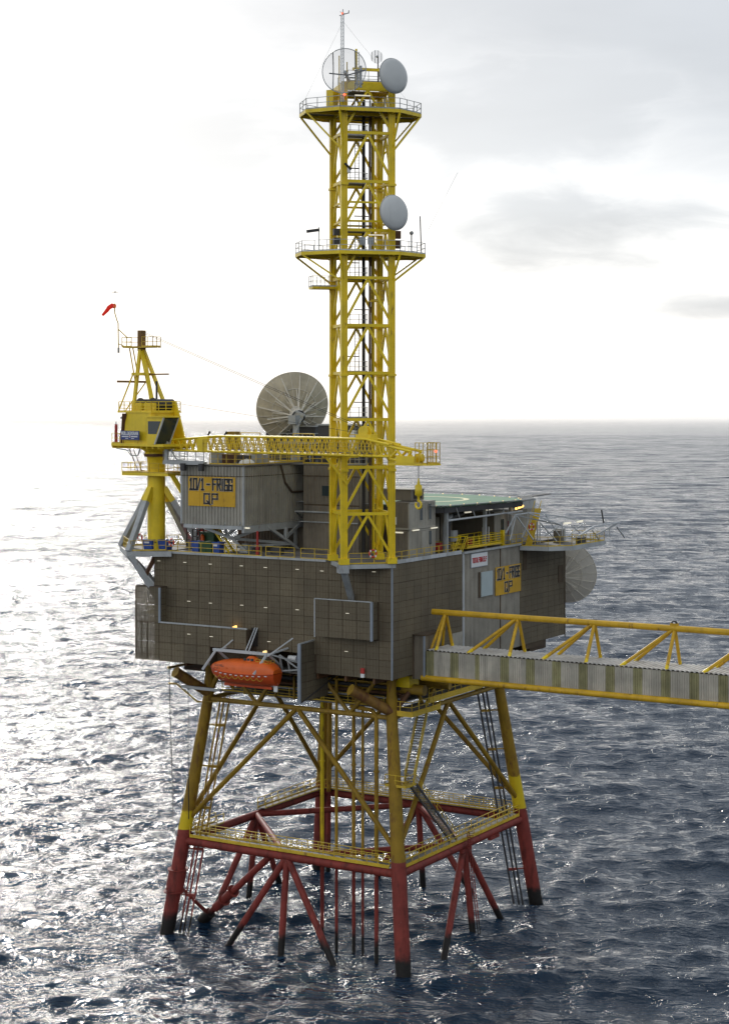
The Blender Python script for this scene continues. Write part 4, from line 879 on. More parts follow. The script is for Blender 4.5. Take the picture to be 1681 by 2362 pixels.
# ------------------------------------------------------------------ antennas on the tower
def ldir(yaw, pitch=0): return wdir(math.sin(R(yaw)) * math.cos(R(pitch)), -math.cos(R(yaw)) * math.cos(R(pitch)), math.sin(R(pitch)))   # yaw from the viewer, right positive
def drum(px, py, label):
    X0 = (px - CX) / F * 175.6; a, b = loc(X0, 175.6); z = HC - (py - YH) / F * 175.6
    D = thing('drum_antenna', label, 'antenna', (a, b, z - 1.75), 'round grey antennas on the tower'); n = ldir(38, 4); c = V((a, b, z))
    m = MB().lathe(c, n, [(0, 1.74), (.12, 1.72), (.3, 1.45), (.42, .9), (.47, .3), (.48, .01)], 48); part('radome', m, 'dish_grey', D)
    m = MB().lathe(c, n, [(-.02, 1.70), (-.35, 1.5), (-.8, .8), (-.95, .3), (-.95, .01)], 48); part('shell', m, 'dish_grey', D)
    part('rim', MB().torus(c, n, 1.74, .06, 48, 8), 'galv', D)
    leg = T(HS, -HS, z); part('bracket', MB().beam(c - n * .9, leg + V((0, 0, .4)), .2).beam(c - n * .8 + V((0, 0, -.8)), leg + V((0, 0, -.9)), .14), 'galv', D)
drum(907, 175, 'solid grey drum antenna at the head of the yellow tower above its upper platform')
drum(908.3, 490.4, 'solid grey drum antenna halfway up the yellow tower above its lower platform')
def mesh_dish():
    D0 = 173.6; a, b = loc((793.4 - CX) / F * D0, D0); z = HC - (163 - YH) / F * D0; c = V((a, b, z)); n = ldir(-12, 2); Rr = 2.2
    D = thing('mesh_antenna', 'large see-through mesh dish antenna with two dark ribs on the tower head', 'antenna', (a, b, z - Rr))
    prof = [(-.32 * (1 - (k / 6) ** 2), max(.01, Rr * k / 6)) for k in range(7)]; part('mesh_reflector', MB().lathe(c, n, prof, 48), 'dish_mesh', D); part('rim', MB().torus(c, n, Rr, .045, 56, 6), 'galv', D)
    u = n.cross(V((0, 0, 1))).normalized()
    for s in (-.5, .52):
        pts = []
        for k in range(9): h = -1 + k / 4; e = c + u * (s * Rr) + V((0, 0, 1)) * (h * Rr * math.sqrt(1 - s * s)); rr = min(1, math.hypot(s, h * math.sqrt(1 - s * s))); pts.append(e - n * (.32 * (1 - rr * rr) + .04))
        part('rib', MB().path(pts, .05, 6), 'dark_steel', D)
    part('feed_bar', MB().path([c - u * 2.2 - n * .1, c - u * .2 - n * .5 + V((0, 0, -.35)), c + u * 1.6 - n * .45 + V((0, 0, -.1))], .07, 6), 'dark_steel', D); part('mount', MB().beam(c - n * .4, T(-1.9, -2.3, z - .3), .25), 'galv', D)
    part('mount_tubes', MB().tube(c - u * 1.55 - n * .6 + V((0, 0, -1.6)), c - u * 1.55 - n * .6 + V((0, 0, .55)), .13, n=8).tube(c - u * 1.2 - n * .6 + V((0, 0, -1.6)), c - u * 1.2 - n * .6 + V((0, 0, .1)), .1, n=8), 'galv', D); part('mount_ring', MB().torus(c - u * 1.35 - n * .6 + V((0, 0, .1)), (0, 0, 1), .4, .05, 16, 6).torus(c - u * 1.35 - n * .6 + V((0, 0, -1.2)), (0, 0, 1), .4, .05, 16, 6), 'galv', D)
mesh_dish()
def grid_dish():
    D0 = 178.0; a, b = loc((868.5 - CX) / F * D0, D0); z = HC - (131 - YH) / F * D0; c = V((a, b, z)); n = ldir(20); Rr = .68
    D = thing('grid_antenna', 'small pale grid dish antenna on a post beside the upper drum antenna', 'antenna', (a, b, 90.4))
    part('grid', MB().lathe(c, n, [(-.12 * (1 - (k / 4) ** 2), max(.01, Rr * k / 4)) for k in range(5)], 28), 'dish_mesh', D); u = n.cross(V((0, 0, 1))).normalized()
    m = MB()
    for s in (-.75, -.25, .25, .75): h = math.sqrt(1 - s * s) * Rr; m.beam(c + u * (s * Rr) - V((0, 0, h)), c + u * (s * Rr) + V((0, 0, h)), .045)
    part('grid_bars', m, 'galv', D); part('post', MB().tube((a + .1, b + .1, 90.4), (a + .1, b + .1, z + .1), .06, n=8), 'dark_steel', D); part('stay', MB().beam((a + .1, b, 91.9), (a + .9, b - .2, 91.3), .06), 'dark_steel', D); part('feed', MB().ball(c + n * .1, .13), 'galv', D)
grid_dish()
def top_mast():
    D0 = 176.5; a, b = loc((791 - CX) / F * D0, D0); zb, zt = 88.2, HC - (35 - YH) / F * D0
    M = thing('antenna_mast', 'slender white lattice mast with wind sensors standing on the tower head', 'mast', (a, b, zb)); m = MB(); w = .15
    cs = [(-w, -w), (w, -w), (0, w)]
    for x, y in cs: m.beam((a + x, b + y, zb), (a + x, b + y, zt), .05)
    n = 24
    for k in range(n):
        z0, z1 = zb + (zt - zb) * k / n, zb + (zt - zb) * (k + 1) / n
        for i in range(3): p, q = cs[i], cs[(i + 1) % 3]; m.beam((a + p[0], b + p[1], z0), (a + q[0], b + q[1], z1), .03); m.beam((a + p[0], b + p[1], z0), (a + q[0], b + q[1], z0), .03)
    part('lattice', m, 'white_paint', M); part('sensor_arm', MB().beam((a - .4, b, zt), (a + .95, b - .4, zt + .05), .06).beam((a + .85, b - .35, zt), (a + .95, b - .4, zt + .3), .06), 'dark_steel', M); part('wind_vane', MB().beam((a, b, zt), (a, b, zt + .6), .05).beam((a - .4, b + .1, zt + .4), (a + .3, b, zt + .1), .05), 'dark_steel', M); part('warning_lamp', MB().ball((a - .1, b, zt + .2), .1), 'red_lamp', M)
    for q in (T(5.8, 1.5, 88.6), T(-5.8, 1.5, 88.6)): part('guy_wire', MB().beam((a, b, zt - .6), q, .012), 'galv', M)
top_mast()
def wires():
    D0 = 174.0; p = onplane(957, 590, (14, -20), (r2, r2)); q = onplane(1055, 398, (14, -20), (r2, r2))
    solo('aerial_wire', MB().beam(p, q, .018), 'cable', 'thin aerial wire rising from the right end of the lower tower platform', 'wire', tuple(p))
wires()

# ------------------------------------------------------------------ crane
PA, PB = -17.1, -14.6; UA, UB = .9744, -.2250
def K(u, v, z): return V((PA + u * UA - v * UB, PB + u * UB + v * UA, z))
def kbox(m, u0, u1, v0, v1, z0, z1):
    c = [K(u, v, z) for z in (z0, z1) for u, v in ((u0, v0), (u1, v0), (u1, v1), (u0, v1))]
    m.add(c, [(0, 3, 2, 1), (4, 5, 6, 7), (0, 1, 5, 4), (1, 2, 6, 5), (2, 3, 7, 6), (3, 0, 4, 7)]); return m
def make_crane():
    P = thing('crane_pedestal', 'round yellow crane pedestal braced by grey legs on the left deck corner', 'pedestal', (PA, PB, ZT))
    part('column', MB().lathe((PA, PB, ZT), (0, 0, 1), [(0, .98), (9.6, .98), (10.2, 1.05), (10.75, 1.32), (10.9, 1.32), (10.9, .2)], 40), 'crane_yellow', P)
    part('bolt_flange', MB().tube((PA, PB, 52.05), (PA, PB, 52.35), 1.38, n=40), 'brown_steel', P)
    nodes = [V((-17.47, -19.04, 41.8)), V((-23.3, -13.1, 41.8)), V((-17.0, -8.4, 41.8)), V((-12.6, -12.0, 41.8))]
    for i, n in enumerate(nodes):
        d = V((n.x - PA, n.y - PB, 0)).normalized(); top = V((PA, PB, 48.6)) + d * .9
        e = top.lerp(n, .22); part('leg', MB().beam(e, n, .62, .55), 'grey_steel', P); part('leg_head', MB().beam(top, e, .66, .6), 'crane_yellow', P)
    pl = [nodes[0], nodes[1], nodes[2], V((-12.6, -12, 41.8)), V((-15.2, -16.4, 41.8))]
    part('base_deck', MB().prism([(p.x, p.y) for p in (nodes[0], V((-14.3, -16.3, 0)), V((-14, -10, 0)), nodes[2], nodes[1])], 41.72, 41.82), 'deck_plate', P)
    for p, q in ((nodes[0], nodes[1]), (nodes[1], nodes[2]), (nodes[0], V((-13.6, -16.45, 41.8)))): part('base_beam', MB().beam(p - V((0, 0, .3)), q - V((0, 0, .3)), .35, .55), 'grey_steel', P)
    nd = onb(352, 1398, BF - .2); part('under_strut', MB().beam(nodes[0] + V((.1, .1, -.3)), V((-15.6, -16.6, 36.9)), .62), 'grey_steel', P); part('under_strut', MB().beam(nodes[1] + V((.2, 0, -.3)), V((-16.3, -15, 37.4)), .55), 'grey_steel', P)
    part('under_strut', MB().beam(V((-16.2, -15.8, 41.3)), V((-17.0, -17.0, 38.6)), .4), 'brown_steel', P)
    part('railing', MB().rail([nodes[0] + V((.2, .1, .05)), nodes[1] + V((.2, 0, .05)), nodes[2] + V((0, -.2, .05))], step=1.3), 'rail_yellow', P); part('railing', MB().rail([nodes[0] + V((.2, .1, .05)), V((-14.4, -16.4, 41.85))], step=1.3), 'rail_yellow', P)
    g = part('collar_platform', MB().box((-20.6, -16.3, 49.95), (-14.2, -12.9, 50.25)), 'crane_yellow', P); part('railing', MB().rail([(-20.6, -16.3, 50.25), (-14.2, -16.3, 50.25), (-14.2, -12.9, 50.25), (-20.6, -12.9, 50.25)], step=1.2, closed=True), 'rail_yellow', g)
    part('access_stair', MB().beam((-14.2, -15.5, 50.0), (-12.6, -15.8, 48.2), .7, .12), 'crane_yellow', P)

    C = thing('pedestal_crane', 'yellow offshore crane with latticed boom laid level across the deck', 'crane', (PA, PB, 52.4))
    part('slewing_ring', MB().lathe((PA, PB, 52.36), (0, 0, 1), [(0, 1.2), (.25, 1.3), (.5, 1.75), (.9, 2.2), (.9, .1)], 32), 'crane_yellow', C)
    part('machine_deck', kbox(MB(), -4.3, 4.7, -2.95, 1.7, 53.22, 53.5), 'crane_yellow', C)
    for i in range(9): part('deck_rib', kbox(MB(), -4.2 + i * 1.0, -4.1 + i * 1.0, -2.9, 1.6, 52.95, 53.22), 'crane_yellow', C)
    # house with sloping rear and front
    m = MB(); prof = [(-2.6, 53.5), (2.1, 53.5), (2.1, 56.9), (-2.3, 56.9)]
    vs = [K(u, v, z) for v in (-2.5, 1.5) for u, z in prof]; m.add(vs, [(0, 1, 2, 3), (7, 6, 5, 4), (0, 4, 5, 1), (1, 5, 6, 2), (2, 6, 7, 3), (3, 7, 4, 0)]); part('machine_house', m, 'crane_yellow', C)
    part('annex', kbox(MB(), -3.7, -2.6, -1.4, 1.0, 53.5, 56.2), 'crane_yellow', C); part('annex_roof', kbox(MB(), -4.0, -2.5, -1.9, 1.2, 56.2, 56.45), 'galv', C)
    part('annex_stair', MB().beam(K(-3.2, -2.2, 53.5), K(-2.2, -2.75, 56.8), .5, .12), 'brown_steel', C)
    part('upper_deck', kbox(MB(), -3.6, 2.3, -2.6, 1.7, 56.9, 57.02), 'crane_yellow', C)
    part('railing', MB().rail([K(-3.5, -2.5, 57.02), K(2.2, -2.5, 57.02), K(2.2, 1.6, 57.02)], step=1.0, rails=(1, .66, .33), r=.035), 'crane_yellow', C)
    for u in (-1.0, 1.2):
        part('winch_drum', MB().tube(K(u, -1.4, 57.7), K(u, 1.2, 57.7), .72, n=22).tube(K(u, -1.5, 57.7), K(u, -1.4, 57.7), .85, n=22), 'dark_steel', C); part('winch_frame', kbox(MB(), u - .9, u + .9, -2.0, -1.7, 57.02, 58.0), 'crane_yellow', C)
    # driver's cab with raked glass front
    c0, c1, zc0, zc1 = 2.1, 4.0, 53.5, 56.4
    m = MB(); pr = [(c0, zc0), (3.4, zc0), (4.9, zc1), (c0, zc1)]; vs = [K(u, v, z) for v in (-3.0, -.9) for u, z in pr]
    m.add(vs, [(0, 1, 2, 3), (7, 6, 5, 4), (0, 4, 5, 1), (2, 6, 7, 3), (3, 7, 4, 0)]); cab = part('cab', m, 'crane_yellow', C)
    m = MB(); m.add([K(3.42, -2.9, zc0 + .05), K(4.92, -2.9, zc1 - .1), K(4.92, -1.0, zc1 - .1), K(3.42, -1.0, zc0 + .05)], [(0, 3, 2, 1)]); part('windscreen', m, 'glass', cab)
    m = MB(); m.add([K(2.25, -3.02, 54.6), K(3.7, -3.02, 54.6), K(4.45, -3.02, 56.0), K(2.25, -3.02, 56.0)], [(0, 1, 2, 3)]); part('side_window', m, 'glass', cab)
    for v in (-3.0, -.95): part('pillar', MB().beam(K(3.4, v, zc0), K(4.95, v, zc1), .14), 'pale_trim', cab)
    part('cab_roof', kbox(MB(), 1.9, 5.1, -3.15, -.75, zc1, zc1 + .14), 'crane_yellow', cab); part('seat', kbox(MB(), 2.6, 3.2, -2.3, -1.6, 53.6, 55.0), 'dark', cab)
    # A-frame
    ap = K(-2.6, 0, 65.0)
    for v in (-1.3, 1.3):
        part('frame_leg', MB().beam(K(2.4, v, 53.6), ap + V((.1, v * .15, -1)), .40, .28), 'crane_yellow', C); part('frame_leg', MB().beam(K(-2.3, v * 1.1, 57), ap + V((0, v * .2, -1)), .34, .32), 'crane_yellow', C)
    m = MB(); m.add([K(2.2, .9, 53.4), K(4.2, .9, 53.4), K(2.4, .9, 58.2), K(1.6, .9, 58.2), K(2.2, .7, 53.4), K(4.2, .7, 53.4), K(2.4, .7, 58.2), K(1.6, .7, 58.2)], [(0, 1, 2, 3), (7, 6, 5, 4), (0, 4, 5, 1), (1, 5, 6, 2), (2, 6, 7, 3), (3, 7, 4, 0)]); part('front_plate', m, 'crane_yellow', C)
    part('cross_beam', MB().beam(K(-2.5, -1.2, 61.2), K(-.6, -1.2, 61.2), .3), 'crane_yellow', C); part('cross_beam', MB().beam(K(-2.5, 1.2, 61.2), K(-2.5, -1.4, 61.2), .3), 'crane_yellow', C)
    part('head_block', MB().beam(ap - V((0, 0, 1.2)), ap + V((0, 0, 1.1)), .75, .6), 'rust_yellow', C); OP = lambda x, y: onplane(x, y, (PA, PB), (UA, UB)); part('light_arm', MB().beam(OP(272, 880), OP(346, 881), .24), 'rust_yellow', C); part('light_arm', MB().beam(OP(318, 864), OP(389, 863), .16), 'rust_yellow', C)
    g = part('head_platform', MB().beam(K(-4.6, -.5, 64.2), K(-.4, 0.4, 64.2), 1.5, .1), 'rail_yellow', C); part('railing', MB().rail([K(-4.6, -1.2, 64.25), K(-3.2, -1.0, 64.25)], step=.7).rail([K(-4.6, -1.2, 64.25), K(-4.7, .2, 64.25), K(-2.9, .6, 64.25)], step=.8).rail([K(-1.8, -.6, 64.25), K(-.4, -.2, 64.25), K(-.5, 1, 64.25)], step=.7), 'rail_yellow', g)
    part('platform_brace', MB().beam(K(-4.0, -.6, 64.1), K(-2.5, -.8, 59.5), .1).beam(K(-3.4, -.6, 64.1), K(-2.4, -.8, 61.5), .1), 'rail_yellow', C)
    part('back_stay', MB().beam(K(-2.5, -1.3, 61.2), K(-4.0, -2.2, 57.0), .13).beam(K(-2.4, .6, 60.5), K(-3.6, -1.6, 57.0), .12), 'crane_yellow', C)
    part('exhaust', MB().tube(K(.4, -.3, 57), K(.4, -.3, 60.4), .12, n=8), 'dark_steel', C)
    part('railing', MB().rail([K(-4.25, 1.6, 53.5), K(-4.25, -2.9, 53.5), K(-2.7, -2.9, 53.5)], step=1.1), 'rail_yellow', C)
    part('hydraulic_pipe', MB().path([K(-3.6, -2.7, 52.9), K(-1.8, -2.6, 52.75), K(-1.2, -2.6, 52.2), K(.0, -2.6, 52.2), K(.4, -2.6, 53.0)], .08, 6), 'galv', C)
    part('access_ladder', MB().beam(K(-2.0, -2.2, 52.9), K(-1.2, -1.6, 50.4), .07).beam(K(-1.3, -2.2, 52.9), K(-.5, -1.6, 50.4), .07), 'brown_steel', C)
    # boom
    u0, u1, hw = 2.2, 36.2, .78
    ztop = lambda u: 53.85 + .6 * min(1, max(0, (u - 2) / 9)) - (.0 if u < 33 else (u - 33) * .16)
    zbot = lambda u: 52.8 + (.0 if u < 33 else 0)
    stn = [u0 + (u1 - u0) * i / 34 for i in range(35)]
    for v in (-hw, hw):
        for zf in (ztop, zbot): part('boom_chord', MB().path([K(u, v, zf(u)) for u in (2.2, 11, 33, 36.2)], .12, 8), 'crane_yellow', C)
        m = MB()
        for i in range(34):
            p, q = stn[i], stn[i + 1]; um = (p + q) / 2; m.beam(K(p, v, zbot(p)), K(um, v, ztop(um)), .085); m.beam(K(um, v, ztop(um)), K(q, v, zbot(q)), .085)
        part('boom_lacing', m, 'crane_yellow', C)
    for zf, nm in ((ztop, 't'), (zbot, 'b')):
        m = MB()
        for i in range(34): p, q = stn[i], stn[i + 1]; s = 1 if i % 2 else -1; m.beam(K(p, hw * s, zf(p)), K(q, -hw * s, zf(q)), .08)
        part('boom_lacing', m, 'crane_yellow', C)
    g = part('boom_walkway', kbox(MB(), 10, 33, -.35, .5, 53.0, 53.06), 'grating', C)
    m = MB()
    for hh in (53.35, 53.7, 54.05): m.beam(K(9, -.95, hh), K(34, -.95, hh), .05)
    for i in range(26): m.beam(K(9 + i, -.95, 52.8), K(9 + i, -.95, 54.1), .045)
    part('boom_guard', m, 'rail_yellow', C)
    part('boom_root', MB().beam(K(1.5, -.7, 53.4), K(3.4, -.7, 53.4), .3, .9).beam(K(1.5, .7, 53.4), K(3.4, .7, 53.4), .3, .9), 'crane_yellow', C); part('boom_plate', kbox(MB(), 8.0, 9.6, -.9, -.84, 52.8, 54.3), 'crane_yellow', C)
    for u in (14, 22, 30): part('grab_rail', MB().path([K(u, 0, 54.4), K(u, 0, 54.85), K(u + 3, 0, 54.85), K(u + 3, 0, 54.4)], .05, 6), 'rail_yellow', C)
    for u in (8.5, 11.2): part('boom_lamp', MB().beam(K(u, .2, 54.5), K(u + .3, .2, 54.9), .16), 'dark', C)
    part('sheave', MB().tube(K(32.2, -.35, 55.1), K(32.2, -.2, 55.1), .62, n=24).tube(K(32.2, .2, 55.1), K(32.2, .35, 55.1), .62, n=24), 'crane_yellow', C); part('sheave_bracket', kbox(MB(), 31.4, 33.4, -.5, .5, 54.3, 54.9), 'crane_yellow', C)
    # boom head: cheek plates, tip walkway and cage
    for v in (-.7, .7): part('head_frame', MB().path([K(34.5, v, 54.1), K(36.6, v, 53.7), K(39.0, v, 53.35), K(38.2, v, 52.3), K(36.2, v, 52.6), K(37.2, v, 53.4), K(38.2, v, 52.4)], .14, 8), 'crane_yellow', C)
    part('head_plate', kbox(MB(), 36.2, 40.0, -.9, .9, 52.0, 52.2), 'crane_yellow', C); part('tip_sheave', MB().tube(K(39.4, -.3, 52.7), K(39.4, .3, 52.7), .45, n=20), 'crane_yellow', C); part('head_box', kbox(MB(), 37.2, 39.6, -.95, -.6, 52.2, 52.9), 'crane_yellow', C)
    part('tip_cage', MB().rail([K(39.7, -.9, 52.2), K(41.2, -.9, 52.2), K(41.2, .9, 52.2), K(39.7, .9, 52.2)], h=2.0, step=.5, rails=(1, .66, .33)), 'rail_yellow', C); part('tip_floor', kbox(MB(), 39.6, 41.3, -.95, .95, 52.05, 52.2), 'crane_yellow', C); part('tip_lamp', MB().ball(K(41.5, 0, 53.4), .13), 'red_lamp', C)
    hp = onplane(965, 1117, (PA, PB), (UA, UB)); ht = V((hp.x, hp.y, 52.2)); hp.z = 50.2
    part('hoist_rope', MB().beam(ht, hp, .05), 'cable', C)
    hk = part('hook_block', MB().lathe(hp, (0, 0, -1), [(-.6, .05), (0, .16), (.1, .34), (1.0, .36), (1.15, .12), (1.5, .12)], 16), 'crane_yellow', C)
    c = hp + V((0, 0, -1.95)); d = K(1, 0, 0) - K(0, 0, 0); pts = [c + d * (.36 * math.cos(t)) + V((0, 0, .36 * math.sin(t))) for t in [R(100 - i * 26) for i in range(13)]]; part('hook', MB().path([hp + V((0, 0, -1.5))] + pts, .11, 8), 'crane_yellow', hk)
    for v in (-.3, .3): part('pendant_rope', MB().beam(ap + V((.2, v, .9)), K(32.2, v, 55.4), .035), 'cable', C)
    part('luffing_rope', MB().beam(K(1.0, 0, 58.2), K(31.5, 0, 55.0), .03), 'cable', C)
    # fire pipe and sign standing on the machine deck
    s = thing('fire_monitor_pipe', 'dark red upright pipe on the corner of the crane machine deck', 'pipe', tuple(K(-4.0, -2.5, 53.5))); part('pipe', MB().tube(K(-4.0, -2.5, 53.5), K(-4.0, -2.5, 55.6), .17, n=12), 'red', s); part('cap', MB().tube(K(-4.0, -2.5, 55.6), K(-4.0, -2.5, 55.9), .05, n=8), 'dark_steel', s)
make_crane()

# ------------------------------------------------------------------ lettering
STROKES = {'1': [((1.2, 6), (2, 7)), ((2, 7), (2, 0)), ((1, 0), (3, 0))], '0': [((.5, 0), (3.5, 0)), ((3.5, 0), (3.5, 7)), ((3.5, 7), (.5, 7)), ((.5, 7), (.5, 0))], '/': [((.5, 0), (3, 7))], '-': [((.8, 3.5), (3.2, 3.5))],
    'F': [((.5, 0), (.5, 7)), ((.5, 7), (3.5, 7)), ((.5, 3.7), (2.9, 3.7))], 'R': [((.5, 0), (.5, 7)), ((.5, 7), (3.4, 7)), ((3.4, 7), (3.4, 3.7)), ((3.4, 3.7), (.5, 3.7)), ((1.8, 3.7), (3.6, 0))], 'I': [((2, 0), (2, 7))],
    'G': [((3.5, 5.4), (3.5, 7)), ((3.5, 7), (.5, 7)), ((.5, 7), (.5, 0)), ((.5, 0), (3.5, 0)), ((3.5, 0), (3.5, 3.2)), ((3.5, 3.2), (2.1, 3.2))], 'Q': [((.5, 0), (3.5, 0)), ((3.5, 0), (3.5, 7)), ((3.5, 7), (.5, 7)), ((.5, 7), (.5, 0)), ((2.2, 1.8), (4.0, -.8))],
    'P': [((.5, 0), (.5, 7)), ((.5, 7), (3.5, 7)), ((3.5, 7), (3.5, 3.4)), ((3.5, 3.4), (.5, 3.4))], ' ': [],
    'M': [((.3, 0), (.3, 7)), ((.3, 7), (2, 2.8)), ((2, 2.8), (3.7, 7)), ((3.7, 7), (3.7, 0))], 'O': [((.5, 0), (3.5, 0)), ((3.5, 0), (3.5, 7)), ((3.5, 7), (.5, 7)), ((.5, 7), (.5, 0))], 'L': [((.5, 7), (.5, 0)), ((.5, 0), (3.4, 0))],
    'D': [((.5, 0), (.5, 7)), ((.5, 7), (2.6, 7)), ((2.6, 7), (3.5, 5.6)), ((3.5, 5.6), (3.5, 1.4)), ((3.5, 1.4), (2.6, 0)), ((2.6, 0), (.5, 0))], 'E': [((.5, 0), (.5, 7)), ((.5, 7), (3.4, 7)), ((.5, 3.6), (3.0, 3.6)), ((.5, 0), (3.4, 0))],
    'K': [((.5, 0), (.5, 7)), ((3.5, 7), (.7, 3.3)), ((1.4, 4.0), (3.6, 0))], 'A': [((.3, 0), (2, 7)), ((2, 7), (3.7, 0)), ((.9, 2.3), (3.1, 2.3))], 'N': [((.5, 0), (.5, 7)), ((.5, 7), (3.5, 0)), ((3.5, 0), (3.5, 7))], 'T': [((2, 0), (2, 7)), ((.2, 7), (3.8, 7))]}
def stroke_text(txt, o, ud, h, w, th, out):
    """block letters as plates: o lower-left corner, ud direction of writing, w advance per letter"""
    m = MB(); ud = V(ud); k = h / 7
    x = 0.0
    for ch in txt:
        sx = (w * .86) / 4.0; adv = {'1': .8, '/': .75, 'I': .55, ' ': .35}.get(ch, 1.0); o_ = o; o = o - ud * (w * (1 - adv) / 2)
        for (p, q) in STROKES[ch]:
            a_ = o + ud * (x + p[0] * sx) + V((0, 0, p[1] * k)); b_ = o + ud * (x + q[0] * sx) + V((0, 0, q[1] * k)); d = (b_ - a_).normalized() * (th / 2)
            m.beam(a_ - d, b_ + d, th, .03, out)
        x += w * adv; o = o_
    return m
def font_text(txt, o, ud, height, width):
    cu = bpy.data.curves.new('t', 'FONT'); cu.body = txt; cu.resolution_u = 3; ob = bpy.data.objects.new('t', cu); me = bpy.data.meshes.new_from_object(ob)
    vs = [v.co.copy() for v in me.vertices]; x0, x1 = min(v.x for v in vs), max(v.x for v in vs); y0, y1 = min(v.y for v in vs), max(v.y for v in vs)
    m = MB(); ud = V(ud); m.add([o + ud * ((v.x - x0) / (x1 - x0) * width) + V((0, 0, (v.y - y0) / (y1 - y0) * height)) for v in vs], [tuple(p.vertices) for p in me.polygons])
    bpy.data.objects.remove(ob); bpy.data.curves.remove(cu); bpy.data.meshes.remove(me); return m
def field_sign(lo, u, out, W_, H_, label, bw, gap=None):
    S = thing('field_sign', label, 'sign', tuple(lo), 'yellow field name signs'); u = V(u); out = V(out); n = round(W_ / bw)
    for i in range(n):
        for j in range(2):
            p = lo + u * (W_ * i / n + .01) + V((0, 0, H_ * j / 2 + .008)); q = lo + u * (W_ * (i + 1) / n - .01) + V((0, 0, H_ * (j + 1) / 2 - .008)); c = (p + q) / 2
            m = MB(); m.beam(V((p.x, p.y, c.z)) - out * .03, V((q.x, q.y, c.z)) - out * .03, .06, H_ / 2 - .016); part('plate', m, 'sign_yellow', S)
    rows = (('10/1 - FRIGG', .035 * W_, .56 * H_, .36 * H_, W_ * .0965), ('QP', .33 * W_, .10 * H_, .32 * H_, W_ * .17))
    for txt, x, z, h, w in rows:
        o = lo + u * x + V((0, 0, z)); part('letter_edge', stroke_text(txt, o + out * .012, u, h, w, .34 * h / 1.1 * .72, out), 'dish_rib', S); part('lettering', stroke_text(txt, o + out * .03, u, h, w, .26 * h / 1.1 * .72, out), 'sign_black', S)
field_sign(V((-11.52, -16.22, 46.83)), (1, 0, 0), (0, -1, 0), 6.24, 3.2, 'yellow field name sign on the overhanging grey module', 1.56)
field_sign(V((14.14, 6.77, 36.3)), (0, 1, 0), (1, 0, 0), 6.4, 3.2, 'yellow field name sign on the right face of the block beside the pale panel', 1.6)
def flat_signs():
    S = thing('company_sign', 'white sign with dark red lettering high on the right face of the block', 'sign', (14.1, .97, 39.9)); part('board', MB().box((14.04, .97, 39.95), (14.12, 4.8, 41.4)), 'sign_white', S); part('frame', MB().box((14.02, .9, 39.88), (14.08, 4.87, 41.47)), 'trim', S)
    part('lettering', stroke_text('TOTALFINA ELF', V((14.13, 1.15, 40.45)), (0, 1, 0), .48, 3.45 / 11.9, .10, (1, 0, 0)), 'sign_red', S)
    S = thing('pale_panel', 'blank pale blue panel below the white sign on the right face', 'panel', (14.1, 3.2, 36.5)); part('board', MB().box((14.08, 3.2, 36.55), (14.22, 5.88, 39.25)), 'panel_pale', S); part('side_strip', MB().box((14.04, 2.75, 36.5), (14.1, 3.2, 39.3)), 'core', S)
    p = onplane(279, 1014, K(0, -3.02, 0), (UA, UB)); q = onplane(322, 994, K(0, -3.02, 0), (UA, UB)); n = V((UB, -UA, 0)) ; n = V((-(-UB), -UA, 0)); d = V((UA, UB, 0)); out = K(0, -1, 0) - K(0, 0, 0); L_ = (V((q.x, q.y, 0)) - V((p.x, p.y, 0))).length; h = q.z - p.z
    S = thing('crane_sign', 'dark blue sign with white lettering and a round emblem on the crane machine deck', 'sign', tuple(p)); c = p + V((0, 0, h / 2)); m = MB(); m.beam(c + out * .0, c + d * L_, .06, h); part('board', m, 'sign_blue', S)
    part('lettering', stroke_text('MOLDEKRAN', p + d * (.05 * L_) + V((0, 0, h * .56)) + out * .04, d, h * .32, L_ * .90 / 8.9, h * .085, out), 'sign_white', S)
    for x0, x1, z0, z1 in ((.08, .43, .3, .42), (.57, .92, .3, .42), (.27, .42, .13, .19), (.58, .73, .13, .19)): e = p + d * (x0 * L_) + V((0, 0, h * (z0 + z1) / 2)) + out * .045; part('small_print', MB().beam(e, e + d * ((x1 - x0) * L_), .01, h * (z1 - z0)), 'sign_white', S)
    e = p + d * (.5 * L_) + V((0, 0, h * .36)); part('emblem', MB().tube(e + out * .04, e + out * .06, h * .13, n=16), 'sign_white', S); part('emblem_core', MB().tube(e + out * .06, e + out * .07, h * .065, n=12), 'sign_red', S)
    for x in (.1, .9): part('post', MB().beam(p + d * (x * L_) - out * .06, p + d * (x * L_) - out * .06 + V((0, 0, -.4)), .08), 'rail_yellow', S)
flat_signs()

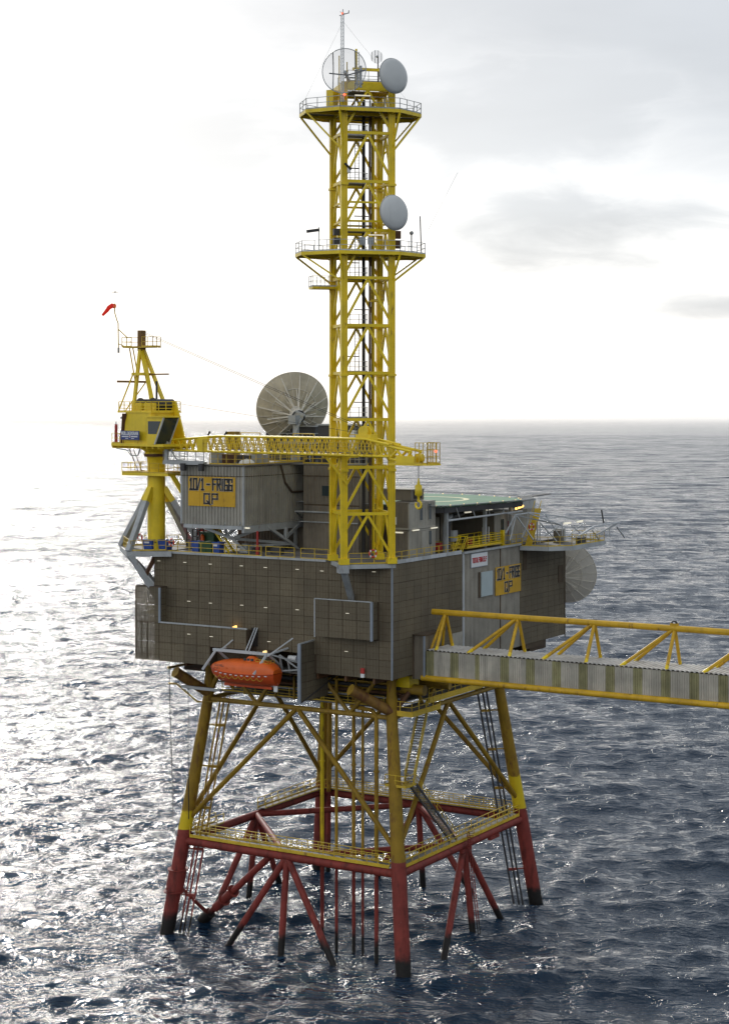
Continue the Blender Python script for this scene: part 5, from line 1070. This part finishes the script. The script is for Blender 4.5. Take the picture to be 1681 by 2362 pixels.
# ------------------------------------------------------------------ windsock and aircraft
def make_windsock():
    P = lambda x, y: onb(x, y, -14.2)
    b = P(274, 808); Wd = thing('windsock', 'red windsock hanging from a bent pole beside the crane head', 'windsock', tuple(b))
    part('pole', MB().path([b, P(273, 745), P(270, 738), P(265.5, 722), P(265, 716), P(265.5, 700)], .06, 8), 'rail_yellow', Wd); part('pole_foot', MB().tube(b - V((0, 0, .3)), b + V((0, 0, .3)), .12, n=8), 'galv', Wd)
    part('bracket', MB().beam(P(274, 793), K(-4.6, -.4, 64.2), .09).beam(P(274, 760), K(-4.6, -.4, 65.3), .09), 'rail_yellow', Wd)
    ps = [P(265.5, 706.5), P(259, 705), P(252, 709.5), P(247, 716.5), P(242, 722), P(237.5, 727)]; rad = [.26, .27, .25, .22, .18, .15]; m = MB(); n = 14
    vs = []
    for i, p in enumerate(ps):
        d = (ps[min(i + 1, 5)] - ps[max(i - 1, 0)]).normalized(); u = d.cross(V((.3, 1, 0))).normalized(); w = d.cross(u)
        for k in range(n): t = 2 * math.pi * k / n; vs.append(p + (u * math.cos(t) + w * math.sin(t)) * rad[i])
    m.add(vs, [(i * n + k, i * n + (k + 1) % n, (i + 1) * n + (k + 1) % n, (i + 1) * n + k) for i in range(5) for k in range(n)], True); part('sock', m, 'sock_red', Wd)
make_windsock()
def make_aircraft():
    D = 4200.0; X = (266 - CX) / F * D; Z = HC - (674 - YH) / F * D; o = bpy.data.objects.new('aircraft', None); col.objects.link(o); o.location = (X, D, Z); o.rotation_euler = (R(22), 0, R(8))
    o['label'] = 'tiny grey aircraft flying in the white sky above the windsock'; o['category'] = 'aircraft'; o['_b'] = [0, 0, 0]
    part('fuselage', MB().lathe((0, -7, 0), (0, 1, 0), [(0, .1), (1, .7), (3, 1.15), (9, 1.15), (13, .5), (15, .15)], 12), 'dark_steel', o); part('wing', MB().beam((-8.3, 0, .3), (8.3, 0, .3), 3.0, .7), 'dark_steel', o)
    for x in (-3.2, 3.2): part('engine', MB().tube((x, -1.8, .1), (x, 1.2, .1), .5, n=10), 'dark_steel', o)
    part('tail_fin', MB().beam((0, 6.6, .3), (0, 7.6, 3.6), .5, 1.8), 'dark_steel', o); part('tailplane', MB().beam((-2.8, 7.2, .6), (2.8, 7.2, .6), 1.2, .3), 'dark_steel', o)
make_aircraft()

# ------------------------------------------------------------------ satellite dishes seen from behind
def big_dish(name, label, c, n, Rr, sag, mat_petal, mat_rib, hub, base, npet=22, nstrut=11):
    D = thing(name, label, 'satellite dish', base); n = V(n).normalized(); u = n.cross(V((0, 0, 1))).normalized(); w = u.cross(n).normalized()
    pt = lambda r, t, off=0.0: c + (u * math.cos(t) + w * math.sin(t)) * r - n * (sag * (1 - (r / Rr) ** 2) + off)
    rs = [.12, .35, .55, .75, .9, 1.0]
    for k in range(npet):
        t0, t1 = 2 * math.pi * k / npet + .004, 2 * math.pi * (k + 1) / npet - .004; m = MB(); vs = []
        for r in rs:
            for t in (t0, (t0 + t1) / 2, t1): vs.append(pt(r * Rr, t))
        for r in rs:
            for t in (t0, (t0 + t1) / 2, t1): vs.append(pt(r * Rr, t, .04))
        N = len(rs) * 3; fs = []
        for i in range(len(rs) - 1):
            for j in range(2): a_ = i * 3 + j; fs += [(a_, a_ + 1, a_ + 4, a_ + 3), (N + a_ + 3, N + a_ + 4, N + a_ + 1, N + a_)]
        m.add(vs, fs); part('petal', m, mat_petal, D)
    for k in range(npet):
        t = 2 * math.pi * k / npet; part('rib', MB().path([pt(r * Rr, t, .09) for r in rs[1:]], .035, 5), mat_rib, D)
    m = MB().torus(c - n * .03, n, Rr, .05, 64, 6); part('rim', m, mat_rib, D)
    for rr in (.62,):
        part('ring', MB().path([pt(rr * Rr, 2 * math.pi * k / 22, .16) for k in range(23)], .04, 5), mat_rib, D)
    for k in range(nstrut):
        t = 2 * math.pi * (k + .5) / nstrut; h0 = hub + (u * math.cos(t) + w * math.sin(t)) * (.14 * Rr) + n * .3
        part('back_strut', MB().beam(h0, pt(.93 * Rr, t, .1), .12), mat_rib, D); part('back_strut', MB().beam(h0, pt(.6 * Rr, t + .12, .16), .1), mat_rib, D)
    return D, n, u, w
hubw = V((-7.75, -.25, 56.45)); nd_ = wdir(-.24, .91, .34)
D1, n1, u1, w1 = big_dish('satellite_dish', 'large tan ribbed satellite dish seen from behind on the quarters roof', hubw + nd_ * 3.3, nd_, 4.25, 1.75, 'dish_tan', 'dish_rib', hubw, (-7.75, -.25, 51.3))
part('hub_drum', MB().tube(hubw - nd_ * .2, hubw + nd_ * 1.3, .75, n=24), 'dish_rib', D1); part('hub_rim', MB().torus(hubw - nd_ * .2, nd_, .72, .1, 24, 6), 'dark_steel', D1)
part('gearbox', MB().box((hubw.x - .5, hubw.y - 1.3, hubw.z - .9), (hubw.x + .5, hubw.y - .3, hubw.z + .1)), 'galv', D1); part('yoke', MB().beam(hubw + V((0, -.3, 0)), V((hubw.x, hubw.y - .6, 52.4)), .5, .5), 'galv', D1)
part('jack', MB().beam(hubw + V((.9, -.6, -.2)), V((hubw.x - .5, hubw.y - .9, 53)), .2).beam(hubw + V((.3, -.9, .6)), hubw + V((1.6, -1.0, .1)), .22), 'galv', D1); part('pedestal', MB().tube((hubw.x, hubw.y - .5, 51.3), (hubw.x, hubw.y - .5, 53.6), .55, n=18), 'galv', D1)
part('service_rail', MB().rail([(hubw.x - 1.3, hubw.y - 1.8, 53.4), (hubw.x + 2.8, hubw.y - 1.8, 53.4), (hubw.x + 2.8, hubw.y + .2, 53.4)], step=1.0, r=.035), 'galv', D1); part('service_floor', MB().box((hubw.x - 1.4, hubw.y - 1.9, 53.3), (hubw.x + 2.9, hubw.y + .3, 53.4)), 'galv', D1)
for x in (-1.3, 2.7): part('floor_leg', MB().beam((hubw.x + x, hubw.y - 1.7, 51.3), (hubw.x + x, hubw.y - 1.7, 53.3), .14), 'galv', D1)
part('counter_arm', MB().beam(hubw - nd_ * .1 - u1 * .8, hubw + nd_ * 1.6 - u1 * 3.2 + V((0, 0, -.9)), .5, .16), 'dish_rib', D1)
c2 = onb(1303, 1318, 28.6); nd2 = wdir(.38, .9, .2); hub2 = c2 - nd2 * 2.2
D2, n2, u2, w2 = big_dish('satellite_dish', 'pale mesh satellite dish seen from behind beyond the right end of the block', c2, nd2, 3.95, 1.3, 'dish_mesh_dense', 'dish_rib', hub2, (c2.x, 25.6, c2.z - 4), 20, 10)
part('mount', MB().beam(hub2, V((hub2.x - 1.2, 25.4, hub2.z)), .6, .6), 'galv', D2); part('mount', MB().beam(hub2 + V((0, 0, -.5)), V((hub2.x - 1.0, 25.4, hub2.z - 2.5)), .25), 'galv', D2)

# ------------------------------------------------------------------ bridge to the next platform
def make_bridge():
    a0, a1 = 15.35, 80.0; bn, bf, zb, zr, zt = -11.5, -7.4, 29.75, 32.5, 36.25; bm = (bn + bf) / 2
    G = thing('link_bridge', 'covered footbridge with yellow tubular trusses and corrugated walls leaving the block', 'bridge', (a0, bm, zb))
    for b_ in (bn, bf): part('bottom_chord', MB().tube((a0 - .4, b_ - .12, zb - .1), (a1, b_ - .12, zb - .1), .31, n=20), 'bridge_yellow', G)
    part('top_chord', MB().tube((15.0, bm, zt), (a1, bm, zt), .31, n=20), 'bridge_yellow', G)
    sp = 8.35; v0 = 16.4
    for k in range(8):
        av = v0 + sp * k; 
        for b_ in (bn + .25, bf - .25):
            part('truss_post', MB().tube((av, b_, zr), (av + .15, bm, zt), .17, n=12), 'bridge_yellow', G); part('post_foot', MB().tube((av, b_, zr), (av + .02, b_ + (bm - b_) * .1, zr + .4), .175, n=12), 'yellow', G)
            if k: part('truss_diagonal', MB().tube((av - sp * .56, b_, zr), (av + .1, bm, zt), .17, n=12), 'bridge_yellow', G); part('post_foot', MB().tube((av - sp * .56, b_, zr), (av - sp * .56 + .5, b_ + (bm - b_) * .1, zr + .4), .175, n=12), 'yellow', G)
            else: part('truss_diagonal', MB().tube((av - .9, b_ * .7 + bm * .3, zr), (av + .1, bm, zt), .15, n=12), 'bridge_yellow', G)
    for a_ in (39.9 - 8.0,): 
        k3 = v0 + sp * 3; part('lifting_lug', MB().tube((k3 + .1, bm - .08, zt + .42), (k3 + .1, bm + .08, zt + .42), .34, n=18), 'dark_steel', G); part('lug_eye', MB().tube((k3 + .1, bm - .1, zt + .5), (k3 + .1, bm + .1, zt + .5), .14, n=12), 'sign_white', G); part('lug_base', MB().box((k3 - .3, bm - .15, zt + .2), (k3 + .5, bm + .15, zt + .5)), 'bridge_yellow', G)
    part('inner_box', MB().box((a0 + .05, bn, zb - .05), (a1, bf, zr - .06)), 'core', G)
    w = .475; n = int((a1 - a0) / w)
    sh = {m_: corr_mesh(w, zr - zb - .25, 'f', m_, .2375, .075, 'side_sheet') for m_ in ('bridge_sheet', 'bridge_algae')}
    rm = MB(); pitch = w
    for i in range(2):
        x = i * pitch; L_ = bf - bn + .3
        prof = [(x, 0), (x + pitch * .3, 0), (x + pitch * .42, .11), (x + pitch * .85, .11), (x + pitch, 0)]
        for (x0, z0), (x1, z1) in zip(prof, prof[1:]): rm.add([(x0, 0, z0), (x1, 0, z1), (x1, L_, z1), (x0, L_, z0)], [(0, 1, 2, 3)])
    rme = rm.mesh('roof_sheet', 'roof_sheet')
    for i in range(n):
        a_ = a0 + i * w; inst('side_sheet', sh['bridge_algae' if i % 6 == 0 or (i % 6 == 1 and random.random() < .55) else 'bridge_sheet'], G, (a_, bn - .01, zb + .2))
        if i % 2 == 0: inst('roof_sheet', rme, G, (a_, bn - .15, zr))
    part('end_wall', MB().box((a0 - .02, bn, zb), (a0 + .06, bf, zr)), 'bridge_algae', G)
make_bridge()

# ------------------------------------------------------------------ lifeboat and davit
def make_lifeboat():
    cx, cy, zg = -2.55, -18.45, 29.72
    Lb = thing('lifeboat', 'orange enclosed lifeboat hanging in the davit at the front of the block', 'lifeboat', (cx, cy, 28.4))
    N = 25; st = []
    for i in range(N):
        s = -1 + 2 * i / (N - 1)                                      # -1 bow (left), +1 stern
        bow, stern = max(0, -s), max(0, s)
        hw = 1.42 * (1 - bow ** 2.6) ** .62 * (1 - .42 * stern ** 4) if abs(s) < 1 else (.02 if s < 0 else .80)
        g = zg + .34 * bow ** 2 + .16 * stern ** 2
        kz = 28.45 + 1.05 * bow ** 4 + .18 * stern ** 3
        st.append((cx + 4.2 * s, max(.02, hw), g, kz, s))
    m = MB(); np_ = 8; vs = []
    for x, hw, g, kz, s in st:
        for j in range(-np_, np_ + 1):
            f = abs(j) / np_; y = hw * math.sin(f * math.pi / 2) ** .8 * (1 if j > 0 else -1); z = kz + (g - kz) * (1 - math.cos(f * math.pi / 2)) ** .8; vs.append((x, cy + y, z))
    q = 2 * np_ + 1; m.add(vs, [(i * q + j, (i + 1) * q + j, (i + 1) * q + j + 1, i * q + j + 1) for i in range(N - 1) for j in range(q - 1)], True)
    m.add([vs[(N - 1) * q + j] for j in range(q)], [tuple(range(q))]); hull = part('hull', m, 'orange_dark', Lb)
    m = MB(); vs = []; nq = 8
    for x, hw, g, kz, s in st:
        t = 1 - abs(s) ** 3.2 if s < 0 else 1 - .75 * abs(s) ** 6; top = g + .06 + 1.30 * max(0, t) ** .8 * (1.0 if s > -.2 else (1 - .25 * (-s - .2)))
        for j in range(-nq, nq + 1):
            f = j / nq; e = abs(math.sin(f * math.pi / 2)) ** .75 * (1 if f > 0 else -1); z = g + .05 + (top - g - .05) * max(0.0, math.cos(f * math.pi / 2)) ** .55; vs.append((x, cy + hw * .97 * e, z))
    q = 2 * nq + 1; m.add(vs, [(i * q + j, (i + 1) * q + j, (i + 1) * q + j + 1, i * q + j + 1) for i in range(N - 1) for j in range(q - 1)], True); m.add([vs[(N - 1) * q + j] for j in range(q)], [tuple(range(q))]); can = part('canopy', m, 'orange', Lb)
    m = MB()
    for sg in (-1, 1): m.path([V((x, cy + sg * (hw + .02), g + .03)) for x, hw, g, kz, s in st], .06, 6)
    part('fender', m, 'orange_dark', Lb)
    part('helm_dome', MB().lathe((cx + 1.05, cy, zg + 1.25), (0, 0, 1), [(0, .75), (.3, .66), (.5, .4), (.56, .02)], 16), 'orange', Lb); 
    for a_ in (-.45, .0, .45): part('dome_window', MB().box((cx + .85 + a_, cy - .72, zg + 1.38), (cx + 1.15 + a_, cy - .60, zg + 1.62)), 'glass', Lb)
    for x in (-1.35, -.35): part('hatch', MB().lathe((cx + x, cy - 1.08, zg + .78), (0, -1, .9), [(0, .42), (.05, .42), (.06, .01)], 20), 'orange', Lb)
    for i in range(10):
        x, hw, g, kz, s = st[4 + i * 2 if 4 + i * 2 < N else N - 1]; part('reflector', MB().box((x - .14, cy - hw - .09, g - .16), (x + .14, cy - hw - .03, g - .08)), 'sign_white', Lb)
    m = MB()
    for i in range(8):
        x0 = cx - 2.9 + i * .78; m.path([V((x0 + .78 * f, cy - 1.42, zg - .22 - .32 * math.sin(math.pi * f))) for f in (0, .25, .5, .75, 1)], .025, 5)
    part('grab_line', m, 'rail_yellow', Lb)
    d = V((1, .0, 0)); o = V((cx - 3.05, cy - 1.22, zg + .62))
    t = font_text('FRIGG FIELD', V((0, 0, 0)), d, .24, 1.35); t2 = font_text('QP NO 1', V((0, 0, -.36)), d, .24, .9)
    for tt in (t, t2): tt.v = [(o.x + x, cy - 1.30 + .55 * z + .12 * max(0, .7 - x), o.z + z * .9) for x, y, z in tt.v]; part('lettering', tt, 'sign_black', can)
    part('rudder', MB().box((cx + 3.75, cy - .05, 28.0), (cx + 4.2, cy + .05, 28.9)), 'white_paint', Lb); part('keel', MB().box((cx - 2.5, cy - .08, 28.2), (cx + 3.5, cy + .08, 28.5)), 'orange_dark', Lb)
    part('deck_rail', MB().rail([(cx + 1.9, cy - .6, zg + 1.1), (cx + 3.4, cy - .6, zg + .95), (cx + 3.4, cy + .6, zg + .95)], h=.55, step=.5, r=.02, toe=False), 'rail_yellow', Lb)
    Dv = thing('lifeboat_davit', 'grey steel davit frame holding the orange lifeboat', 'davit', (cx, BF, 29)); zt = 31.85
    part('spreader_beam', MB().beam((-6.5, -18.5, zt), (.4, -18.5, zt), .22, .3), 'pale_trim', Dv)
    for x0, x1 in ((-6.1, -6.9), (.4, -.35)):
        part('davit_arm', MB().beam((x0, -18.7, zt - .1), (x1, -19.9, 29.85), .2), 'pale_trim', Dv); part('davit_leg', MB().beam((x0 + .1, -18.5, zt), (x0 + .3, BF - .1, 30.3), .2), 'pale_trim', Dv); part('davit_leg', MB().beam((x0, -18.5, zt - .1), (x0 + 1.1, BF, 32.3), .16), 'pale_trim', Dv)
    part('boom_pole', MB().beam((.5, -18.6, zt - .2), (3.0, -17.6, 33.6), .14), 'pale_trim', Dv); part('boom_pole', MB().beam((-5.6, -18.4, zt), (-4.6, BF - 1.4, 32.9), .12), 'pale_trim', Dv)
    part('mast', MB().beam((-2.7, -18.0, zt), (-2.5, BF - .3, 34.2), .1).beam((-2.3, -18.0, zt), (-2.2, BF - .3, 34.2), .1), 'pale_trim', Dv)
    for p, q in ((V((.7, -17.6, 30)), V((3.2, -16.6, 30.2))), (V((1.2, -17.4, 31.7)), V((3.2, -16.6, 30.2))), (V((1.2, -17.4, 31.7)), V((1.3, -17.0, 29.9))), (V((.6, -18.2, 31.8)), V((3.0, -16.4, 30.9))), (V((2.0, -17, 31.1)), V((2.1, -16.8, 29.9)))): part('frame_bar', MB().beam(p, q, .16), 'galv', Dv)
    part('winch', MB().tube((1.6, -16.2, 31.2), (2.6, -16.2, 31.2), .35, n=14), 'white_paint', Dv); part('winch_motor', MB().box((2.8, -16.0, 31.1), (3.4, -15.4, 31.8)), 'blue', Dv); part('beacon', MB().tube((-.1, -18.5, zt + .15), (.25, -18.4, zt + .25), .14, n=10), 'deck_lamp', Dv)
make_lifeboat()

# ------------------------------------------------------------------ loose things on deck
def tub(label, c, w, d, h, mat, group, yaw=0, mark=False):
    z = c[2]; S = thing('waste_skip', label, 'skip', tuple(c), group); m = MB(); t = .82
    B_ = [(-w * t, -d * t), (w * t, -d * t), (w * t, d * t), (-w * t, d * t)]; T_ = [(-w, -d), (w, -d), (w, d), (-w, d)]; I_ = [(x * .93, y * .93) for x, y in T_]; J_ = [(x * .93, y * .93) for x, y in B_]
    P = lambda q, zz: [(c[0] + x / 2, c[1] + y / 2, zz) for x, y in q]
    m.add(P(B_, z) + P(T_, z + h) + P(I_, z + h) + P(J_, z + .15), [(3, 2, 1, 0)] + [(i, (i + 1) % 4, 4 + (i + 1) % 4, 4 + i) for i in range(4)] + [(4 + i, 4 + (i + 1) % 4, 8 + (i + 1) % 4, 8 + i) for i in range(4)] + [(8 + i, 8 + (i + 1) % 4, 12 + (i + 1) % 4, 12 + i) for i in range(4)] + [(12, 13, 14, 15)])
    part('tub', m, mat, S); m = MB()
    for i in range(4): a_, b_ = P(T_, z + h - .05)[i], P(T_, z + h - .05)[(i + 1) % 4]; m.beam(a_, b_, .1, .12)
    part('rim', m, mat, S)
    if mark: part('label_plate', MB().box((c[0] - w * .3, c[1] - d / 2 - .02, z + h * .62), (c[0] + w * .2, c[1] - d / 2 + .03, z + h * .8)), 'sign_white', S)
    for s in (-1, 1): part('lifting_pin', MB().tube((c[0] + s * w * .5, c[1], z + h * .7), (c[0] + s * (w * .5 + .12), c[1], z + h * .7), .07, n=8), 'dark_steel', S)
    return S
zd = ZT + .13
e = onz(347, 1266, zd + .1); tub('blue steel skip with a white plate beside the crane pedestal', (e.x, e.y, zd + .1), 1.35, 1.1, 1.05, 'blue', 'skips on the crane corner', mark=True)
e = onz(382, 1267, zd + .1); tub('plain blue steel skip between the pedestal and the life ring', (e.x, e.y, zd + .1), 1.35, 1.1, 1.05, 'blue', 'skips on the crane corner')
for px, w, mat, lab, mk in ((456, 1.0, 'blue', 'dark blue skip at the end of the bin row behind the deck rail', False), (473, 1.0, 'green_bin', 'green skip next to the dark blue one behind the deck rail', False), (487, .8, 'green_bin', 'narrow green skip between two neighbours in the bin row', False), (504, 1.0, 'blue', 'blue skip beside the foot of the yellow stair', True)):
    e = onb(px, 1262, -14.6); tub(lab, (e.x, e.y, zd), w, 1.0, 1.15, mat, 'skips in a row behind the deck rail', mark=mk)
e = onb(486, 1235, -12.0); tub('large dark green skip raised behind the bin row under the module', (e.x, e.y, zd), 1.9, 1.4, 2.0, 'green_bin', 'skips in a row behind the deck rail')
def loose():
    e = onb(478, 1220, -8.5); S = thing('red_container', 'red steel container standing under the overhanging module', 'container', (e.x, e.y, zd)); part('body', MB().box((e.x - .9, e.y - .8, zd), (e.x + 1.0, e.y + .8, zd + 2.5)), 'red', S)
    for k in range(5): part('rib', MB().box((e.x - .85 + k * .42, e.y - .84, zd + .15), (e.x - .7 + k * .42, e.y - .8, zd + 2.35)), 'red', S)
    part('mark', MB().box((e.x + .1, e.y - .86, zd + 1.9), (e.x + .4, e.y - .845, zd + 2.2)), 'sign_white', S)
    e = onb(467, 1240, -13.0); S = thing('gas_cylinder', 'orange gas cylinder standing beside the green skips', 'cylinder', (e.x, e.y, zd)); part('body', MB().lathe((e.x, e.y, zd), (0, 0, 1), [(0, .26), (1.5, .26), (1.75, .14), (1.8, .05)], 16), 'orange', S); part('valve', MB().tube((e.x, e.y, zd + 1.8), (e.x, e.y, zd + 1.95), .05, n=8), 'dark_steel', S)
    # stair from deck to module
    S = thing('access_stair', 'yellow steel stair climbing from the deck to the underside of the module', 'stair', (-9, -13, zd)); a_, b_ = onb(494, 1203, -13.2), onb(535, 1272, -13.6); b_.z = zd; a_.z = 44.5
    for o_ in (-.5, .5): part('stringer', MB().beam(a_ + V((0, o_, 0)), b_ + V((0, o_, 0)), .1, .26), 'yellow', S); part('handrail', MB().beam(a_ + V((0, o_, .95)), b_ + V((0, o_, .95)), .07).beam(a_ + V((0, o_, .5)), b_ + V((0, o_, .5)), .06), 'yellow', S)
    m = MB()
    for k in range(12): p = a_.lerp(b_, (k + .5) / 12); m.box((p.x - .12, p.y - .5, p.z - .02), (p.x + .12, p.y + .5, p.z + .03))
    part('treads', m, 'rail_yellow', S, kind='stuff')
    e = onb(594, 1281, -15.2); S = thing('fire_hydrant_pipe', 'dark red standpipe rising from the deck edge under the module', 'pipe', (e.x, e.y, zd)); part('pipe', MB().tube((e.x, e.y, zd), (e.x, e.y, 44.3), .13, n=10), 'red', S); part('flange', MB().tube((e.x, e.y, zd + .7), (e.x, e.y, zd + .8), .22, n=12), 'red', S); part('valve_body', MB().tube((e.x, e.y, zd), (e.x, e.y, zd + .9), .18, n=10), 'red', S)
    for px in (391, 425): 
        e = onb(px, 1225, -9.5); 
    S = thing('cargo_rack', 'dark open steel cargo rack standing beside the crane leg', 'rack', (-15.0, -10.5, zd)); 
    for x in (-15.6, -14.6):
        for y in (-11, -10): part('upright', MB().beam((x, y, zd), (x, y, zd + 2.6), .12), 'dark_steel', S)
    for z in (.1, .9, 1.75, 2.6): part('rail', MB().beam((-15.6, -11, zd + z), (-14.6, -11, zd + z), .1).beam((-15.6, -10, zd + z), (-14.6, -10, zd + z), .1), 'dark_steel', S); 
    S = thing('cargo_rack', 'dark steel cargo rack between the grey crane leg and the skips', 'rack', (-12.6, -12.9, zd))
    for x in (-13.0, -12.1):
        for y in (-13.4, -12.6): part('upright', MB().beam((x, y, zd), (x, y, zd + 2.3), .12), 'dark_steel', S)
    for z in (.1, .8, 1.5, 2.3): part('rail', MB().beam((-13.0, -13.4, zd + z), (-12.1, -13.4, zd + z), .1).beam((-13, -12.6, zd + z), (-12.1, -12.6, zd + z), .1), 'dark_steel', S)
    # deck clutter along the wall
    for i, (px, w, h, mat, lab) in enumerate(((640, 1.2, .9, 'dark_steel', 'dark pump skid on the deck below the module frame'), (566, .9, 1.0, 'galv', 'grey locker on the deck beside the yellow stair'))):
        e = onb(px, 1275, -13.0); S = thing('deck_equipment', lab, 'equipment', (e.x, e.y, zd)); part('casing', MB().box((e.x - w / 2, e.y - .4, zd), (e.x + w / 2, e.y + .4, zd + h * .7)), mat, S); part('top', MB().tube((e.x - w * .4, e.y, zd + h * .75), (e.x + w * .4, e.y, zd + h * .75), .25, n=12), mat, S)
def life_ring(c, n, label):
    S = thing('life_ring', label, 'life ring', tuple(c - V((0, 0, .4))), 'life rings on the railings'); n = V(n).normalized(); u = n.cross(V((0, 0, 1))).normalized()
    part('ring', MB().torus(c, n, .36, .09, 24, 8), 'buoy_red', S)
    for t in (45, 135, 225, 315): e = c + u * (.36 * math.cos(R(t))) + V((0, 0, .36 * math.sin(R(t)))); part('band', MB().beam(e - u * .07, e + u * .07, .2, .2), 'sign_white', S)
loose()
fr = (-.2, -1, 0)
e = onplane(860, 1277, T(0, -HS - .12, 0), (r2, r2)); life_ring(e, T(0, -1, 0) - T(0, 0, 0), 'orange life ring hanging on the rail at the foot of the tower')
e = onb(323, 1240, -16.5); life_ring(e, fr, 'orange life ring on the crane corner rail between two grey legs')
e = onb(396, 1251, -16.6); life_ring(e, fr, 'orange life ring beside the plain blue skip')
e = ona(1225, 1215, 15.0); life_ring(e, (1, -.4, 0), 'red life ring on the landing by the grey trusses')

# ------------------------------------------------------------------ landing with folded trusses at the far right corner
def make_landing():
    z = 41.35; Ld = thing('truss_landing', 'grey steel landing with open trusses projecting from the far right corner', 'landing', (16, 20, z))
    part('floor', MB().prism([(14.1, 13.0), (17.4, 13.6), (19.3, 16.0), (19.3, 25.5), (14.1, 25.5)], z, z + .12), 'grating', Ld)
    for p, q in (((14.1, 13.0), (17.4, 13.6)), ((17.4, 13.6), (19.3, 16.0)), ((19.3, 16.0), (19.3, 25.5))): part('edge_beam', MB().beam((*p, z - .1), (*q, z - .1), .15, .5), 'grey_steel', Ld)
    part('railing', MB().rail([(14.3, 13.1, z + .12), (17.3, 13.7, z + .12), (19.2, 16.1, z + .12), (19.2, 25.4, z + .12), (15, 25.4, z + .12)], step=1.3), 'rail_yellow', Ld)
    S = lambda x, y: (1140 + x / 5.075, 1130 + y / 5.075); A_ = lambda x, y, a=16.5: ona(*S(x, y), a)
    for i, (p, q, w) in enumerate(((A_(90, 260, 15), A_(780, 415), .18), (A_(240, 290), A_(420, 265), .16), (A_(420, 265), A_(830, 320), .2), (A_(830, 320), A_(1040, 370), .22), (A_(240, 300), A_(130, 510), .18), (A_(250, 300), A_(180, 590), .14), (A_(260, 310), A_(450, 580), .18), (A_(380, 265), A_(780, 410), .16), (A_(400, 350), A_(320, 560), .16),
            (A_(530, 340), A_(830, 310), .14), (A_(540, 390), A_(725, 600), .16), (A_(830, 560), A_(1040, 390), .16), (A_(740, 430), A_(590, 540), .14), (A_(790, 380), A_(790, 540), .12), (A_(1055, 390), A_(1055, 560), .12), (A_(800, 430), A_(1110, 435), .16), (A_(890, 410), A_(1040, 540), .1), (A_(600, 300), A_(760, 540), .12),
            (A_(950, 560, 19), A_(1160, 430, 19), .26), (A_(1160, 430, 19), A_(1460, 380, 19.5), .24), (A_(1200, 520, 19.5), A_(1420, 400, 19.5), .24), (A_(1140, 470, 19), A_(1235, 600, 19), .2), (A_(1430, 430, 19.5), A_(1520, 555, 19.5), .2), (A_(1345, 440, 19.5), A_(1345, 540, 19.5), .12), (A_(1250, 520, 19.5), A_(1355, 545, 19.5), .1), (A_(1060, 375, 18), A_(1280, 390, 19), .12), (A_(500, 370, 15), A_(500, 620, 15), .2), (A_(530, 370, 15), A_(530, 620, 15), .14))):
        part('truss_bar', MB().beam(p, q, w * .72), 'pale_trim' if i % 4 else 'galv', Ld)
    part('whip_mast', MB().beam(A_(1275, 385, 19), A_(1250, 230, 19), .14), 'dark_steel', Ld)
    for p, q in ((A_(810, 395), A_(890, 385)), (A_(965, 375, 16.8), A_(1030, 365, 16.8))): part('light_fitting', MB().beam(p, q, .12, .2), 'tube_lamp', Ld)
    part('stair_tower', MB().beam((14.6, 14.2, z + .1), (14.4, 17.2, 45.6), .8, .1), 'rail_yellow', Ld); part('stair_rail', MB().beam((15.0, 14.2, z + 1.1), (14.8, 17.2, 46.5), .07).beam((14.2, 14.2, z + 1.1), (14.0, 17.2, 46.5), .07), 'rail_yellow', Ld)
    part('equipment_box', MB().box((15.4, 19.2, z + .12), (16.2, 20.4, z + 1.6)), 'cabin_brown', Ld); part('winch', MB().box((18.6, 18.5, z + .1), (19.2, 20.0, z + .9)), 'dark_steel', Ld)
    part('light_cabinet', MB().box((14.8, 21.0, z + .12), (15.6, 22.2, z + 1.7)), 'galv', Ld)
make_landing()
